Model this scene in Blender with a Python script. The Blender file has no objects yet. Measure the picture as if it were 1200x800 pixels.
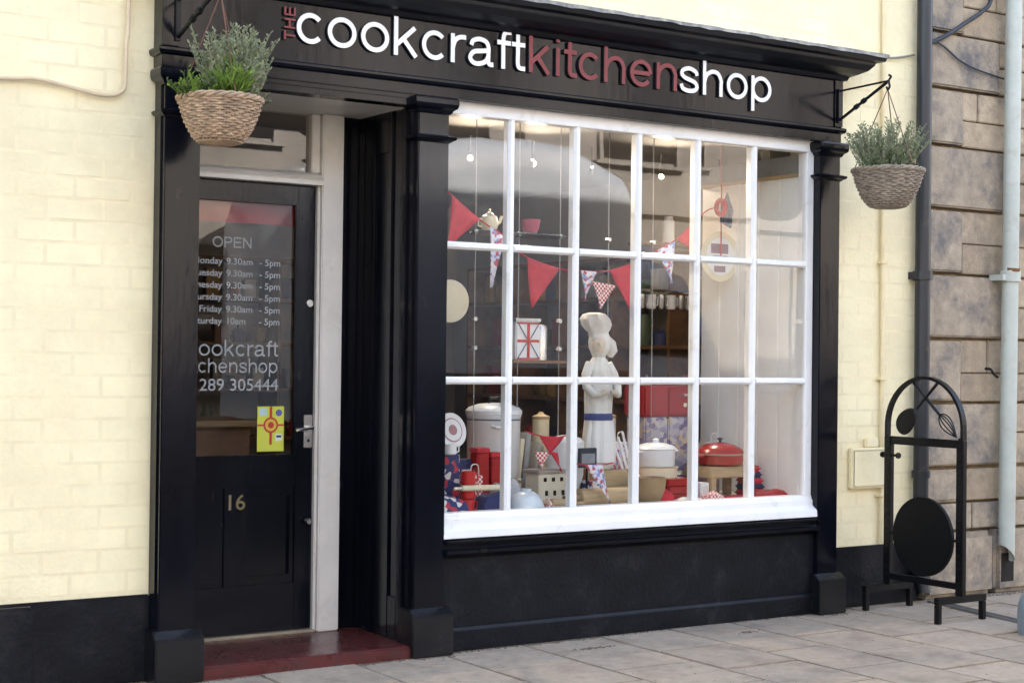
import bpy, bmesh, math, random
from mathutils import Vector, Matrix
random.seed(11)
R = math.radians
scene = bpy.context.scene
C = scene.collection

# ------------------------------------------------------------------ camera
cam = bpy.data.cameras.new('camera')
cam.lens = 55.85; cam.sensor_width = 36.0; cam.sensor_fit = 'HORIZONTAL'
cam.clip_start = 0.05; cam.clip_end = 500
camo = bpy.data.objects.new('camera', cam); C.objects.link(camo); scene.camera = camo
_r = Vector((0.83846134, -0.54484121, 0.01142968)); _u = Vector((-0.01532112, -0.00260235, 0.99987924))
_f = Vector((0.54474567, 0.8385352, 0.01052955))
_m = Matrix(((_r.x, _u.x, -_f.x, -0.0407), (_r.y, _u.y, -_f.y, -6.3), (_r.z, _u.z, -_f.z, 1.3497), (0, 0, 0, 1)))
camo.matrix_world = _m

# ------------------------------------------------------------------ sky, sun, exposure
SUN_EL, SUN_AZ = R(31), R(8)          # the sun stands behind the shop: the front is in open shade
world = bpy.data.worlds.new('World'); scene.world = world; world.use_nodes = True
wn = world.node_tree.nodes; wl = world.node_tree.links
sky = wn.new('ShaderNodeTexSky'); sky.sky_type = 'NISHITA'; sky.sun_disc = False
sky.sun_elevation = SUN_EL; sky.sun_rotation = SUN_AZ
sky.air_density = 1.0; sky.dust_density = 2.5; sky.ozone_density = 1.0
wl.new(sky.outputs[0], wn['Background'].inputs[0]); wn['Background'].inputs[1].default_value = 0.15
sun = bpy.data.lights.new('sun', 'SUN'); sun.energy = 4.0; sun.angle = R(0.53); sun.color = (1.0, 0.97, 0.92)
suno = bpy.data.objects.new('sun', sun); C.objects.link(suno)
_sd = Vector((math.sin(SUN_AZ) * math.cos(SUN_EL), math.cos(SUN_AZ) * math.cos(SUN_EL), math.sin(SUN_EL)))
suno.rotation_euler = _sd.to_track_quat('Z', 'Y').to_euler(); suno.location = (0, 0, 30)
vs = scene.view_settings
vs.view_transform = 'Standard'; vs.look = 'None'; vs.gamma = 1.0; vs.use_curve_mapping = False
vs.exposure = 3.15
vs.use_white_balance = True; vs.white_balance_temperature = 8000; vs.white_balance_tint = 15
scene.cycles.max_bounces = 8; scene.cycles.diffuse_bounces = 4; scene.cycles.transparent_max_bounces = 16
scene.cycles.use_denoising = True

# ------------------------------------------------------------------ materials
MATS = {}
def srgb(*c):
    return tuple((v / 12.92 if v <= 0.04045 else ((v + 0.055) / 1.055) ** 2.4) for v in [x / 255 for x in c])
def mat(name, col, rough=0.5, var=0.12, scale=6.0, bump=0.0, bscale=80.0, spec=0.5, metal=0.0, col2=None,
        rand=0.0, stain=None, stain_at=0.62, stain_scale=2.0, stain_soft=0.12, stretch=(1, 1, 1), rvar=0.0, coat=0.0, transl=0.0):
    if name in MATS: return MATS[name]
    m = bpy.data.materials.new(name); m.use_nodes = True; MATS[name] = m
    n, l = m.node_tree.nodes, m.node_tree.links
    p = n['Principled BSDF']; out = n['Material Output']
    g = n.new('ShaderNodeNewGeometry'); mp = n.new('ShaderNodeMapping'); mp.inputs['Scale'].default_value = stretch
    l.new(g.outputs['Position'], mp.inputs['Vector'])
    nz = n.new('ShaderNodeTexNoise'); nz.inputs['Scale'].default_value = scale; nz.inputs['Detail'].default_value = 6
    nz.inputs['Roughness'].default_value = 0.65
    l.new(mp.outputs[0], nz.inputs['Vector'])
    cr = n.new('ShaderNodeValToRGB')
    c2 = col2 if col2 else tuple(v * (1 - 2 * var) for v in col)
    cr.color_ramp.elements[0].position = 0.32; cr.color_ramp.elements[1].position = 0.68
    cr.color_ramp.elements[0].color = (*c2, 1); cr.color_ramp.elements[1].color = (*(col if col2 else tuple(min(1, v * (1 + var * .5)) for v in col)), 1)
    l.new(nz.outputs['Fac'], cr.inputs[0]); last = cr.outputs[0]
    if stain:
        ns = n.new('ShaderNodeTexNoise'); ns.inputs['Scale'].default_value = stain_scale; ns.inputs['Detail'].default_value = 8
        ns.inputs['Roughness'].default_value = 0.7
        l.new(mp.outputs[0], ns.inputs['Vector'])
        mr = n.new('ShaderNodeMapRange'); mr.inputs[1].default_value = stain_at - stain_soft; mr.inputs[2].default_value = stain_at + stain_soft
        l.new(ns.outputs['Fac'], mr.inputs[0])
        mx = n.new('ShaderNodeMix'); mx.data_type = 'RGBA'; mx.inputs[7].default_value = (*stain, 1)
        l.new(mr.outputs[0], mx.inputs[0]); l.new(last, mx.inputs[6]); last = mx.outputs[2]
    if rand:
        oi = n.new('ShaderNodeObjectInfo'); mr2 = n.new('ShaderNodeMapRange')
        mr2.inputs[3].default_value = 1 - rand; mr2.inputs[4].default_value = 1 + rand * .6
        l.new(oi.outputs['Random'], mr2.inputs[0])
        vm = n.new('ShaderNodeVectorMath'); vm.operation = 'SCALE'
        l.new(last, vm.inputs[0]); l.new(mr2.outputs[0], vm.inputs['Scale']); last = vm.outputs[0]
    l.new(last, p.inputs['Base Color'])
    p.inputs['Roughness'].default_value = rough; p.inputs['Metallic'].default_value = metal
    p.inputs['Specular IOR Level'].default_value = spec; p.inputs['Coat Weight'].default_value = coat
    if rvar:
        mr3 = n.new('ShaderNodeMapRange'); mr3.inputs[3].default_value = max(0.03, rough - rvar); mr3.inputs[4].default_value = rough + rvar
        l.new(nz.outputs['Fac'], mr3.inputs[0]); l.new(mr3.outputs[0], p.inputs['Roughness'])
    if bump:
        nb = n.new('ShaderNodeTexNoise'); nb.inputs['Scale'].default_value = bscale; nb.inputs['Detail'].default_value = 5
        l.new(mp.outputs[0], nb.inputs['Vector'])
        b = n.new('ShaderNodeBump'); b.inputs['Strength'].default_value = bump; b.inputs['Distance'].default_value = 0.01
        l.new(nb.outputs['Fac'], b.inputs['Height']); l.new(b.outputs[0], p.inputs['Normal'])
    if transl:
        t = n.new('ShaderNodeBsdfTranslucent'); l.new(last, t.inputs[0])
        mxs = n.new('ShaderNodeMixShader'); mxs.inputs[0].default_value = transl
        l.new(p.outputs[0], mxs.inputs[1]); l.new(t.outputs[0], mxs.inputs[2]); l.new(mxs.outputs[0], out.inputs[0])
    return m
def glass(name, tint=(1, 1, 1), k=1.9, wav=0.02):
    if name in MATS: return MATS[name]
    m = bpy.data.materials.new(name); m.use_nodes = True; MATS[name] = m
    n, l = m.node_tree.nodes, m.node_tree.links
    n.remove(n['Principled BSDF']); out = n['Material Output']
    ge = n.new('ShaderNodeNewGeometry'); dt = n.new('ShaderNodeVectorMath'); dt.operation = 'DOT_PRODUCT'
    l.new(ge.outputs['Incoming'], dt.inputs[0]); l.new(ge.outputs['True Normal'], dt.inputs[1])
    def mth(op, x, y=None):
        q = n.new('ShaderNodeMath'); q.operation = op; q.use_clamp = False
        for i, v in enumerate((x, y)):
            if v is None: continue
            if isinstance(v, (int, float)): q.inputs[i].default_value = v
            else: l.new(v, q.inputs[i])
        return q.outputs[0]
    ca = mth('ABSOLUTE', dt.outputs['Value']); p5 = mth('POWER', mth('SUBTRACT', 1.0, ca), 5.0)
    fres = mth('ADD', mth('MULTIPLY', p5, 0.957), 0.043)
    mu = n.new('ShaderNodeMath'); mu.operation = 'MULTIPLY'; mu.inputs[1].default_value = k; mu.use_clamp = True
    t = n.new('ShaderNodeBsdfTransparent'); t.inputs[0].default_value = (*tint, 1)
    gl = n.new('ShaderNodeBsdfGlossy'); gl.inputs['Roughness'].default_value = 0.0
    g = n.new('ShaderNodeNewGeometry'); nb = n.new('ShaderNodeTexNoise'); nb.inputs['Scale'].default_value = 2.2; nb.inputs['Detail'].default_value = 1
    l.new(g.outputs['Position'], nb.inputs['Vector'])
    b = n.new('ShaderNodeBump'); b.inputs['Strength'].default_value = wav; b.inputs['Distance'].default_value = 0.02
    l.new(nb.outputs['Fac'], b.inputs['Height']); l.new(b.outputs[0], gl.inputs['Normal'])
    mx = n.new('ShaderNodeMixShader')
    l.new(fres, mu.inputs[0]); l.new(mu.outputs[0], mx.inputs[0]); l.new(t.outputs[0], mx.inputs[1]); l.new(gl.outputs[0], mx.inputs[2])
    l.new(mx.outputs[0], out.inputs[0])
    return m
def emit(name, col, s):
    m = bpy.data.materials.new(name); m.use_nodes = True; MATS[name] = m
    p = m.node_tree.nodes['Principled BSDF']
    p.inputs['Base Color'].default_value = (*col, 1); p.inputs['Emission Color'].default_value = (*col, 1); p.inputs['Emission Strength'].default_value = s
    return m
def check(name, ca, cb, scale, rough=0.8):
    if name in MATS: return MATS[name]
    m = bpy.data.materials.new(name); m.use_nodes = True; MATS[name] = m
    n, l = m.node_tree.nodes, m.node_tree.links
    g = n.new('ShaderNodeNewGeometry'); ck = n.new('ShaderNodeTexChecker')
    ck.inputs['Color1'].default_value = (*ca, 1); ck.inputs['Color2'].default_value = (*cb, 1); ck.inputs['Scale'].default_value = scale
    mp = n.new('ShaderNodeMapping'); mp.inputs['Rotation'].default_value = (0.02, 0.01, 0.03); mp.inputs['Location'].default_value = (.003, .0021, .0013)
    l.new(g.outputs['Position'], mp.inputs[0]); l.new(mp.outputs[0], ck.inputs[0]); l.new(ck.outputs[0], n['Principled BSDF'].inputs[0])
    n['Principled BSDF'].inputs['Roughness'].default_value = rough
    return m
def spots(name, cols, scale, rough=0.8):
    if name in MATS: return MATS[name]
    m = bpy.data.materials.new(name); m.use_nodes = True; MATS[name] = m
    n, l = m.node_tree.nodes, m.node_tree.links
    g = n.new('ShaderNodeNewGeometry'); v = n.new('ShaderNodeTexVoronoi'); v.inputs['Scale'].default_value = scale
    l.new(g.outputs['Position'], v.inputs['Vector'])
    cr = n.new('ShaderNodeValToRGB'); cr.color_ramp.interpolation = 'CONSTANT'
    e = cr.color_ramp.elements; e[0].color = (*cols[0], 1); e[0].position = 0
    e[1].color = (*cols[1], 1); e[1].position = 1 / len(cols)
    for i, c in enumerate(cols[2:], 2): x = e.new(i / len(cols)); x.color = (*c, 1)
    sp = n.new('ShaderNodeSeparateColor'); l.new(v.outputs['Color'], sp.inputs[0]); l.new(sp.outputs[0], cr.inputs[0])
    l.new(cr.outputs[0], n['Principled BSDF'].inputs[0]); n['Principled BSDF'].inputs['Roughness'].default_value = rough
    return m

BLACK = mat('black_gloss_paint', (0.0035, 0.0045, 0.0085), rough=0.15, var=0.25, scale=4, bump=0.07, bscale=30, rvar=0.09, spec=0.30, stretch=(1, 1, .35), stain=(0.022, 0.020, 0.019), stain_at=0.69, stain_scale=11, stain_soft=.05)
BLACKM = mat('black_masonry_paint', (0.006, 0.0075, 0.012), rough=0.42, var=0.3, scale=5, bump=0.25, bscale=50, stain=(0.025, 0.024, 0.023), stain_at=0.66, stain_scale=5, spec=0.22)
BASEG = mat('black_base_gloss', (0.005, 0.006, 0.008), rough=0.26, var=0.3, scale=5, bump=0.12, bscale=30, spec=0.55, stain=(0.03, 0.027, 0.025), stain_at=.66, stain_scale=9)
BLACK2 = mat('black_satin_paint', (0.0035, 0.0045, 0.0085), rough=0.34, var=0.25, scale=6, bump=0.10, bscale=30, spec=0.4, stretch=(.4, 1, 1))
WHITE = mat('white_gloss_paint', (0.80, 0.80, 0.79), rough=0.3, var=0.03, scale=4, bump=0.04, bscale=50, stain=(0.52, 0.49, 0.44), stain_at=0.69, stain_scale=9)
OFFWHITE = mat('aged_white_paint', (0.70, 0.67, 0.62), rough=0.4, var=0.05, scale=4, bump=0.05, bscale=60, stain=(0.52, 0.48, 0.42), stain_at=0.68, stain_scale=5)
CREAM = mat('cream_masonry_paint', (0.92, 0.82, 0.54), rough=0.8, var=0.05, scale=2.2, bump=0.25, bscale=55, rand=0.012, stain=(0.76, 0.64, 0.42), stain_at=0.64, stain_scale=2.5, stain_soft=.2)
CREAMJ = mat('cream_painted_joint', (0.88, 0.77, 0.51), rough=0.85, var=0.06, scale=6, bump=0.3, bscale=50)
STONE = mat('weathered_sandstone', (0.47, 0.365, 0.255), rough=0.9, var=0.11, scale=14, bump=0.5, bscale=90, rand=0.16, stain=(0.24, 0.195, 0.15), stain_at=0.57, stain_scale=6, stain_soft=.10)
STONED = mat('sooty_sandstone', (0.43, 0.345, 0.255), rough=0.9, var=0.14, scale=12, bump=0.5, bscale=80, rand=0.10, stain=(0.15, 0.14, 0.135), stain_at=0.56, stain_scale=5, stain_soft=.10)
MORTAR = mat('brown_stone_joint', (0.33, 0.24, 0.14), rough=0.95, var=0.2, scale=12, bump=0.3)
SLAB = mat('paving_slab_concrete', (0.395, 0.312, 0.235), rough=0.85, var=0.09, scale=18, bump=0.3, bscale=140, rand=0.09, stain=(0.22, 0.17, 0.13), stain_at=0.60, stain_scale=4)
JOINT = mat('paving_joint', (0.13, 0.11, 0.095), rough=0.95, var=0.2, scale=14)
REDSTEP = mat('red_step_paint', (0.11, 0.024, 0.022), rough=0.28, var=0.15, scale=5, bump=0.08, bscale=40, stain=(0.06, 0.03, 0.028), stain_at=0.66, stain_scale=7, rvar=0.08)
ASPHALT = mat('asphalt', (0.06, 0.06, 0.06), rough=0.9, var=0.2, scale=10, bump=0.3, bscale=150)
LEAD = mat('grey_lead_flashing', (0.26, 0.26, 0.25), rough=0.7, var=0.25, scale=10, bump=0.2, bscale=40, stain=(0.5, 0.47, 0.4), stain_at=0.58, stain_scale=12)
IRON = mat('black_iron', (0.005, 0.005, 0.006), rough=0.35, spec=0.3, var=0.2, scale=14, bump=0.15, bscale=120, rvar=0.1)
IRONMATT = mat('matt_black_board', (0.003, 0.003, 0.0035), rough=0.6, spec=0.2, var=0.15, scale=10)
PIPEBLK = mat('black_pipe_paint', (0.012, 0.016, 0.026), rough=0.35, var=0.2, scale=6, stain=(0.10, 0.07, 0.05), stain_at=0.72, stain_scale=9)
PIPEGREY = mat('pale_grey_pipe_plastic', (0.49, 0.525, 0.47), rough=0.45, var=0.06, scale=6, stain=(0.40, 0.36, 0.30), stain_at=0.66, stain_scale=7)
RUST = mat('rust', (0.22, 0.10, 0.04), rough=0.9, var=0.2, scale=30)
GLASS = glass('window_glass', (0.97, 0.985, 0.97), 2.1)
DGLASS = glass('door_glass', (0.72, 0.71, 0.70), 1.9)
LETW = mat('white_letter', (0.86, 0.86, 0.86), rough=0.4, var=0.02)
LETR = mat('dark_red_letter', (0.22, 0.018, 0.022), rough=0.45, var=0.06)
LETS = mat('letter_return', (0.03, 0.03, 0.033), rough=0.4, var=0.05)
VINYL = mat('grey_vinyl_lettering', (0.34, 0.36, 0.36), rough=0.6, var=0.03)
CHROME = mat('satin_chrome', (0.62, 0.62, 0.62), rough=0.25, metal=1.0, var=0.04)
WIRE = mat('dull_steel_wire', (.32, .32, .31), rough=.5, var=.05)
BRASS = mat('dull_brass', (0.28, 0.23, 0.14), rough=0.35, metal=0.8, var=0.1)
WICKER = mat('wicker', (0.52, 0.36, 0.24), rough=0.75, var=0.28, scale=28, stain=(0.10, 0.06, 0.035), stain_at=0.68, stain_scale=14)
WICKER2 = mat('weathered_wicker', (0.36, 0.29, 0.225), rough=0.8, var=0.28, scale=28, stain=(0.09, 0.065, 0.045), stain_at=0.66, stain_scale=14)
SOIL = mat('soil', (0.03, 0.02, 0.014), rough=1, var=0.3, scale=40)
CORD = mat('rusty_hanging_wire', (0.16, 0.07, 0.045), rough=0.7, var=0.1)
LAV = mat('lavender_leaf', (0.40, 0.43, 0.27), rough=0.7, var=0.25, scale=30, transl=0.3)
LAV2 = mat('grey_green_leaf', (0.29, 0.335, 0.20), rough=0.7, var=0.25, scale=30, transl=0.3)
HERB = mat('fresh_green_leaf', (0.22, 0.36, 0.06), rough=0.6, var=0.3, scale=30, transl=0.35)
HERB2 = mat('dark_green_leaf', (0.08, 0.14, 0.04), rough=0.6, var=0.3, scale=30, transl=0.3)
WOOD = mat('pale_wood', (0.45, 0.32, 0.18), rough=0.6, var=0.12, scale=8, stretch=(1, 1, 12))
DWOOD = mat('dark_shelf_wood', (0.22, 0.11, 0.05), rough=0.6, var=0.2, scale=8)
REDF = mat('red_fabric', (0.66, 0.036, 0.055), rough=0.85, var=0.1, scale=20, transl=0.2)
REDE = mat('red_enamel', (0.36, 0.018, 0.018), rough=0.25, var=0.08, scale=8)
NAVY = mat('navy_fabric', (0.018, 0.026, 0.11), rough=0.85, var=0.2, scale=20)
BLUEB = mat('blue_band_fabric', (0.05, 0.07, 0.22), rough=0.85, var=0.1, scale=20)
ENAM = mat('white_enamel', (0.72, 0.74, 0.76), rough=0.3, var=0.03)
CREAMC = mat('cream_ceramic', (0.70, 0.63, 0.46), rough=0.3, var=0.05)
WCLOTH = mat('white_cloth', (0.68, 0.67, 0.63), rough=0.9, var=0.10, scale=12)
SKIN = mat('doll_skin', (0.60, 0.51, 0.41), rough=0.8, var=0.08)
GING = check('red_gingham', (0.50, 0.03, 0.045), (0.75, 0.70, 0.66), 85)
FLORAL = spots('blue_floral_print', [(0.62, 0.62, 0.70), (0.22, 0.30, 0.55), (0.70, 0.66, 0.68), (0.5, 0.09, 0.11), (0.55, 0.58, 0.72)], 60)
FLORAL2 = spots('folk_floral_print', [(0.42, 0.38, 0.42), (0.55, 0.42, 0.30), (0.20, 0.16, 0.26), (0.5, 0.46, 0.44), (0.30, 0.28, 0.36)], 34)
PRINT = spots('navy_red_print', [(0.02, 0.03, 0.12), (0.45, 0.03, 0.05), (0.02, 0.03, 0.12), (0.6, 0.58, 0.58)], 38)
GSHELF = glass('shelf_glass', (0.8, 0.9, 0.86), 2.5)

# ------------------------------------------------------------------ mesh building
class MB:
    def __init__(s): s.v = []; s.f = []; s.mi = []; s.cur = 0
    def add(s, vs, fs):
        o = len(s.v); s.v += [tuple(x) for x in vs]
        for f in fs: s.f.append(tuple(i + o for i in f)); s.mi.append(s.cur)
        return s
    def box(s, x0, x1, y0, y1, z0, z1):
        return s.add([(x0, y0, z0), (x1, y0, z0), (x1, y1, z0), (x0, y1, z0), (x0, y0, z1), (x1, y0, z1), (x1, y1, z1), (x0, y1, z1)],
                     [(0, 3, 2, 1), (4, 5, 6, 7), (0, 1, 5, 4), (1, 2, 6, 5), (2, 3, 7, 6), (3, 0, 4, 7)])
    def prism(s, poly, axis, a, b):
        # poly: 2-D points in the two remaining axes (order x,y,z minus axis)
        def P(p, t):
            return (t, p[0], p[1]) if axis == 'x' else (p[0], t, p[1]) if axis == 'y' else (p[0], p[1], t)
        n = len(poly)
        vs = [P(p, a) for p in poly] + [P(p, b) for p in poly]
        fs = [tuple(range(n)), tuple(range(2 * n - 1, n - 1, -1))] + [(i, i + n, (i + 1) % n + n, (i + 1) % n) for i in range(n)]
        return s.add(vs, fs)
    def tube(s, pts, r, n=8, cap=True, rr=None):
        pts = [Vector(p) for p in pts]; rings = []
        up = Vector((0, 0, 1)); prev = None
        for i, p in enumerate(pts):
            d = (pts[min(i + 1, len(pts) - 1)] - pts[max(i - 1, 0)]).normalized()
            if prev is None:
                a = d.cross(up if abs(d.z) < .9 else Vector((1, 0, 0))).normalized()
            else:
                a = (prev - d * prev.dot(d)).normalized()
            prev = a; b = d.cross(a)
            ri = rr[i] if rr else r
            rings.append([p + a * ri * math.cos(t) + b * ri * math.sin(t) for t in [2 * math.pi * k / n for k in range(n)]])
        vs = [v for q in rings for v in q]; fs = []
        for i in range(len(rings) - 1):
            for k in range(n): fs.append((i * n + k, i * n + (k + 1) % n, (i + 1) * n + (k + 1) % n, (i + 1) * n + k))
        if cap: fs += [tuple(range(n - 1, -1, -1)), tuple(range((len(rings) - 1) * n, len(rings) * n))]
        return s.add(vs, fs)
    def bar(s, p, q, w, h, up=(0, 0, 1)):
        p, q = Vector(p), Vector(q); d = (q - p).normalized(); a = d.cross(Vector(up))
        if a.length < 1e-4: a = d.cross(Vector((1, 0, 0)))
        a.normalize(); b = a.cross(d)
        vs = [e + a * sx * w / 2 + b * sy * h / 2 for e in (p, q) for sx, sy in ((-1, -1), (1, -1), (1, 1), (-1, 1))]
        return s.add(vs, [(0, 3, 2, 1), (4, 5, 6, 7), (0, 1, 5, 4), (1, 2, 6, 5), (2, 3, 7, 6), (3, 0, 4, 7)])
    def loft(s, rings, n=20, cap=True):
        vs = []; fs = []
        for (cx, cy, z, rx, ry) in rings:
            for k in range(n): t = 2 * math.pi * k / n; vs.append((cx + rx * math.cos(t), cy + ry * math.sin(t), z))
        for i in range(len(rings) - 1):
            for k in range(n): fs.append((i * n + k, i * n + (k + 1) % n, (i + 1) * n + (k + 1) % n, (i + 1) * n + k))
        if cap: fs += [tuple(range(n - 1, -1, -1)), tuple(range((len(rings) - 1) * n, len(rings) * n))]
        return s.add(vs, fs)
    def folds(s, rings, n=48, k=9, amp=.05, sl=6.0):
        o = len(s.v); s.loft(rings, n)
        for i, (cx, cy, z, rx, ry) in enumerate(rings):
            for j in range(n):
                t = 2 * math.pi * j / n; q = 1 + amp * (math.sin(k * t + z * sl) + .5 * math.sin((k * 2 - 5) * t - z * sl * 1.7))
                s.v[o + i * n + j] = (cx + rx * q * math.cos(t), cy + ry * q * math.sin(t), z)
        return s
    def lathe(s, c, prof, n=24, cap=True):
        return s.loft([(c[0], c[1], c[2] + z, r, r) for r, z in prof], n, cap)
    def mould(s, xl, xr, yf, yb, prof):
        # moulding round three sides of a block; prof: (projection, z) from bottom to top
        vs = []; fs = []
        for o, z in prof: vs += [(xl - o, yb, z), (xl - o, yf - o, z), (xr + o, yf - o, z), (xr + o, yb, z)]
        n = len(prof)
        for i in range(n - 1):
            for k in range(3): fs.append((i * 4 + k, i * 4 + k + 1, (i + 1) * 4 + k + 1, (i + 1) * 4 + k))
        fs.append((3, 2, 1, 0)); fs.append(tuple((n - 1) * 4 + k for k in range(4)))
        fs.append(tuple(i * 4 for i in range(n))); fs.append(tuple(i * 4 + 3 for i in range(n - 1, -1, -1)))
        return s.add(vs, fs)

WLOC = {}
def setp(o, label=None, cat=None, group=None, kind=None):
    if label: o['label'] = label
    if cat: o['category'] = cat
    if group: o['group'] = group
    if kind: o['kind'] = kind
    return o
def mesh(name, mb, mats, smooth=False, bevel=0.0, seg=2, origin=None):
    vs = [Vector(v) for v in mb.v]
    if origin is None:
        lo = Vector([min(v[i] for v in vs) for i in range(3)]); hi = Vector([max(v[i] for v in vs) for i in range(3)])
        origin = (lo + hi) / 2; origin.z = lo.z
    origin = Vector(origin)
    me = bpy.data.meshes.new(name); me.from_pydata([v - origin for v in vs], [], mb.f)
    for m in (mats if isinstance(mats, (list, tuple)) else [mats]): me.materials.append(m)
    for p, i in zip(me.polygons, mb.mi): p.material_index = i
    bm = bmesh.new(); bm.from_mesh(me)
    bmesh.ops.recalc_face_normals(bm, faces=bm.faces)
    if bevel:
        es = [e for e in bm.edges if len(e.link_faces) == 2 and e.calc_face_angle(0) > 0.5]
        bmesh.ops.bevel(bm, geom=es, offset=bevel, segments=seg, affect='EDGES', clamp_overlap=True)
    bm.to_mesh(me); bm.free()
    if smooth:
        for p in me.polygons: p.use_smooth = True
        try: me.set_sharp_from_angle(angle=R(40))
        except Exception: pass
    return me, origin
def place(o, origin, parent):
    C.objects.link(o)
    w = Vector(origin); WLOC[o.name] = w
    if parent: o.parent = parent; o.location = w - WLOC[parent.name]
    else: o.location = w
    return o
def obj(name, mb, mats, parent=None, smooth=False, bevel=0.0, seg=2, label=None, cat=None, group=None, kind=None, origin=None):
    me, og = mesh(name, mb, mats, smooth, bevel, seg, origin)
    o = bpy.data.objects.new(name, me)
    place(o, og, parent)
    return setp(o, label, cat, group, kind)
def inst(name, me, loc, parent, rot=None, scl=None):
    o = bpy.data.objects.new(name, me); place(o, loc, parent)
    if rot: o.rotation_euler = rot
    if scl: o.scale = scl
    return o
def thing(name, loc, label, cat, group=None):
    o = bpy.data.objects.new(name, None); o.empty_display_size = .1
    place(o, loc, None)
    return setp(o, label, cat, group)

# ================================================================== SETTING: ground, pavement, road
obj('ground', MB().add([(-150, -150, -.16), (150, -150, -.16), (150, 150, -.16), (-150, 150, -.16)], [(0, 1, 2, 3)]), ASPHALT, kind='structure')
obj('road', MB().add([(-60, -10.75, -.12), (60, -10.75, -.12), (60, -2.72, -.12), (-60, -2.72, -.12)], [(0, 1, 2, 3)]), ASPHALT, kind='structure')
pave = obj('pavement', MB().box(-60, 60, -2.58, 0.3, -.16, -.008), JOINT, kind='structure')
kerb = obj('kerb', MB().box(-60, 60, -2.72, -2.585, -.16, .0), mat('kerb_stone', (.3, .28, .26), rough=.85, bump=.2), kind='structure', bevel=.012)
obj('opposite_pavement', MB().box(-60, 60, -11.2, -10.75, -.16, 0), SLAB, kind='structure')
slab_me, _ = mesh('paving_slab', MB().box(-.5, .5, -.5, .5, -.03, 0), SLAB, bevel=.009, seg=2, origin=(0, 0, 0))
cols = [1.83, 2.29, 2.75, 3.205, 3.657, 4.11, 4.56, 4.99, 5.39, 5.82, 6.285, 6.74, 7.2, 7.65, 8.1, 8.55, 9.0]
for i in range(len(cols) - 1):
    x0, x1 = cols[i], cols[i + 1]
    rows = [0.02, -.265, -.745, -1.225, -1.7, -2.18, -2.57] if i % 2 == 1 else [0.02, -.495, -.965, -1.445, -1.93, -2.41, -2.57]
    for a, b in zip(rows[:-1], rows[1:]):
        o = inst('paving_slab', slab_me, ((x0 + x1) / 2, (a + b) / 2, random.uniform(-.0025, .0015)), pave,
                 rot=(random.uniform(-.003, .003), random.uniform(-.003, .003), random.uniform(-.004, .004)))
        o.scale = (x1 - x0 - .010, a - b - .010, 1)
# plain paving beyond the pieces in view
obj('far_paving', MB().box(-60, 1.82, -2.57, .02, -.03, -.003).box(9.01, 60, -2.57, .02, -.03, -.003), SLAB, pave)

# ================================================================== cream building
bld = thing('shop_building', (4.2, 0.05, 0), 'cream painted brick building round the black shopfront', 'building')
EAVES = 7.6
mb = MB().box(-30, 2.30, .05, .35, 0, EAVES)
wl_ = obj('wall', mb, CREAMJ, bld, label='cream painted brick wall left of the door')
wu_ = obj('wall', MB().box(2.30, 6.135, .05, .35, 2.9, EAVES), CREAMJ, bld, label='cream painted brick wall above the shop sign')
wr_ = obj('wall', MB().box(6.135, 6.84, .05, .35, 0, EAVES), CREAMJ, bld, label='cream painted brick wall right of the window')
obj('wall', MB().box(-30, 6.84, 7.7, 8, 0, EAVES).box(-30, -29.7, .35, 7.7, 0, EAVES).box(6.82, 6.86, .36, 7.7, 0, EAVES), CREAM, bld)
obj('roof', MB().prism([(-.15, EAVES), (8.2, EAVES), (4.0, EAVES + 2.6)], 'x', -30.2, 6.84), mat('roof_slate', (.08, .085, .1), rough=.7, bump=.2), bld)
obj('plinth', MB().box(-6, 2.30, .03, .06, 0, .357), BLACKM, wl_, bevel=.006)
obj('plinth', MB().box(-6, 1.81, -.02, .03, 0, .348), BLACKM, wl_, bevel=.01)
obj('plinth', MB().box(6.135, 6.84, .03, .06, 0, .332), BLACKM, wr_, bevel=.006)
bl, bh, bp = .228, .0835, .089
brick_me, _ = mesh('brick', MB().box(-.5, .5, -.5, .5, -.5, .5), CREAM, bevel=.0, origin=(0, 0, 0))
def brickmesh(w):
    m = MB().box(-w / 2, w / 2, -.010, .02, -bh / 2, bh / 2)
    return mesh('brick', m, CREAM, bevel=.004, seg=2, origin=(0, 0, 0))[0]
BM = {}
def bricks(parent, x0, x1, z0, z1, zoff):
    k = int((z0 - zoff) // bp); z = zoff + k * bp
    while z < z1:
        c = z + bp / 2
        if c - bh / 2 >= z0 - .001 and c + bh / 2 <= z1 + .03:
            x = x0 - (k % 2) * (bl + .008) / 2
            while x < x1 - .03:
                a, b = max(x, x0), min(x + bl, x1)
                if b - a > .03:
                    w = round(b - a, 3)
                    if w not in BM: BM[w] = brickmesh(w)
                    inst('brick', BM[w], ((a + b) / 2, .05 - random.uniform(-.0004, .0004) + .0090, c), parent,
                         rot=(random.uniform(-.012, .012), 0, random.uniform(-.004, .004)))
                x += bl + .008
        z += bp; k += 1
bricks(wl_, 1.50, 2.296, .36, 3.05, 1.083)
bricks(wr_, 6.14, 6.84, .335, 3.10, 1.083)
bricks(wu_, 4.35, 6.13, 3.03, 3.42, 1.083)

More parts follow.
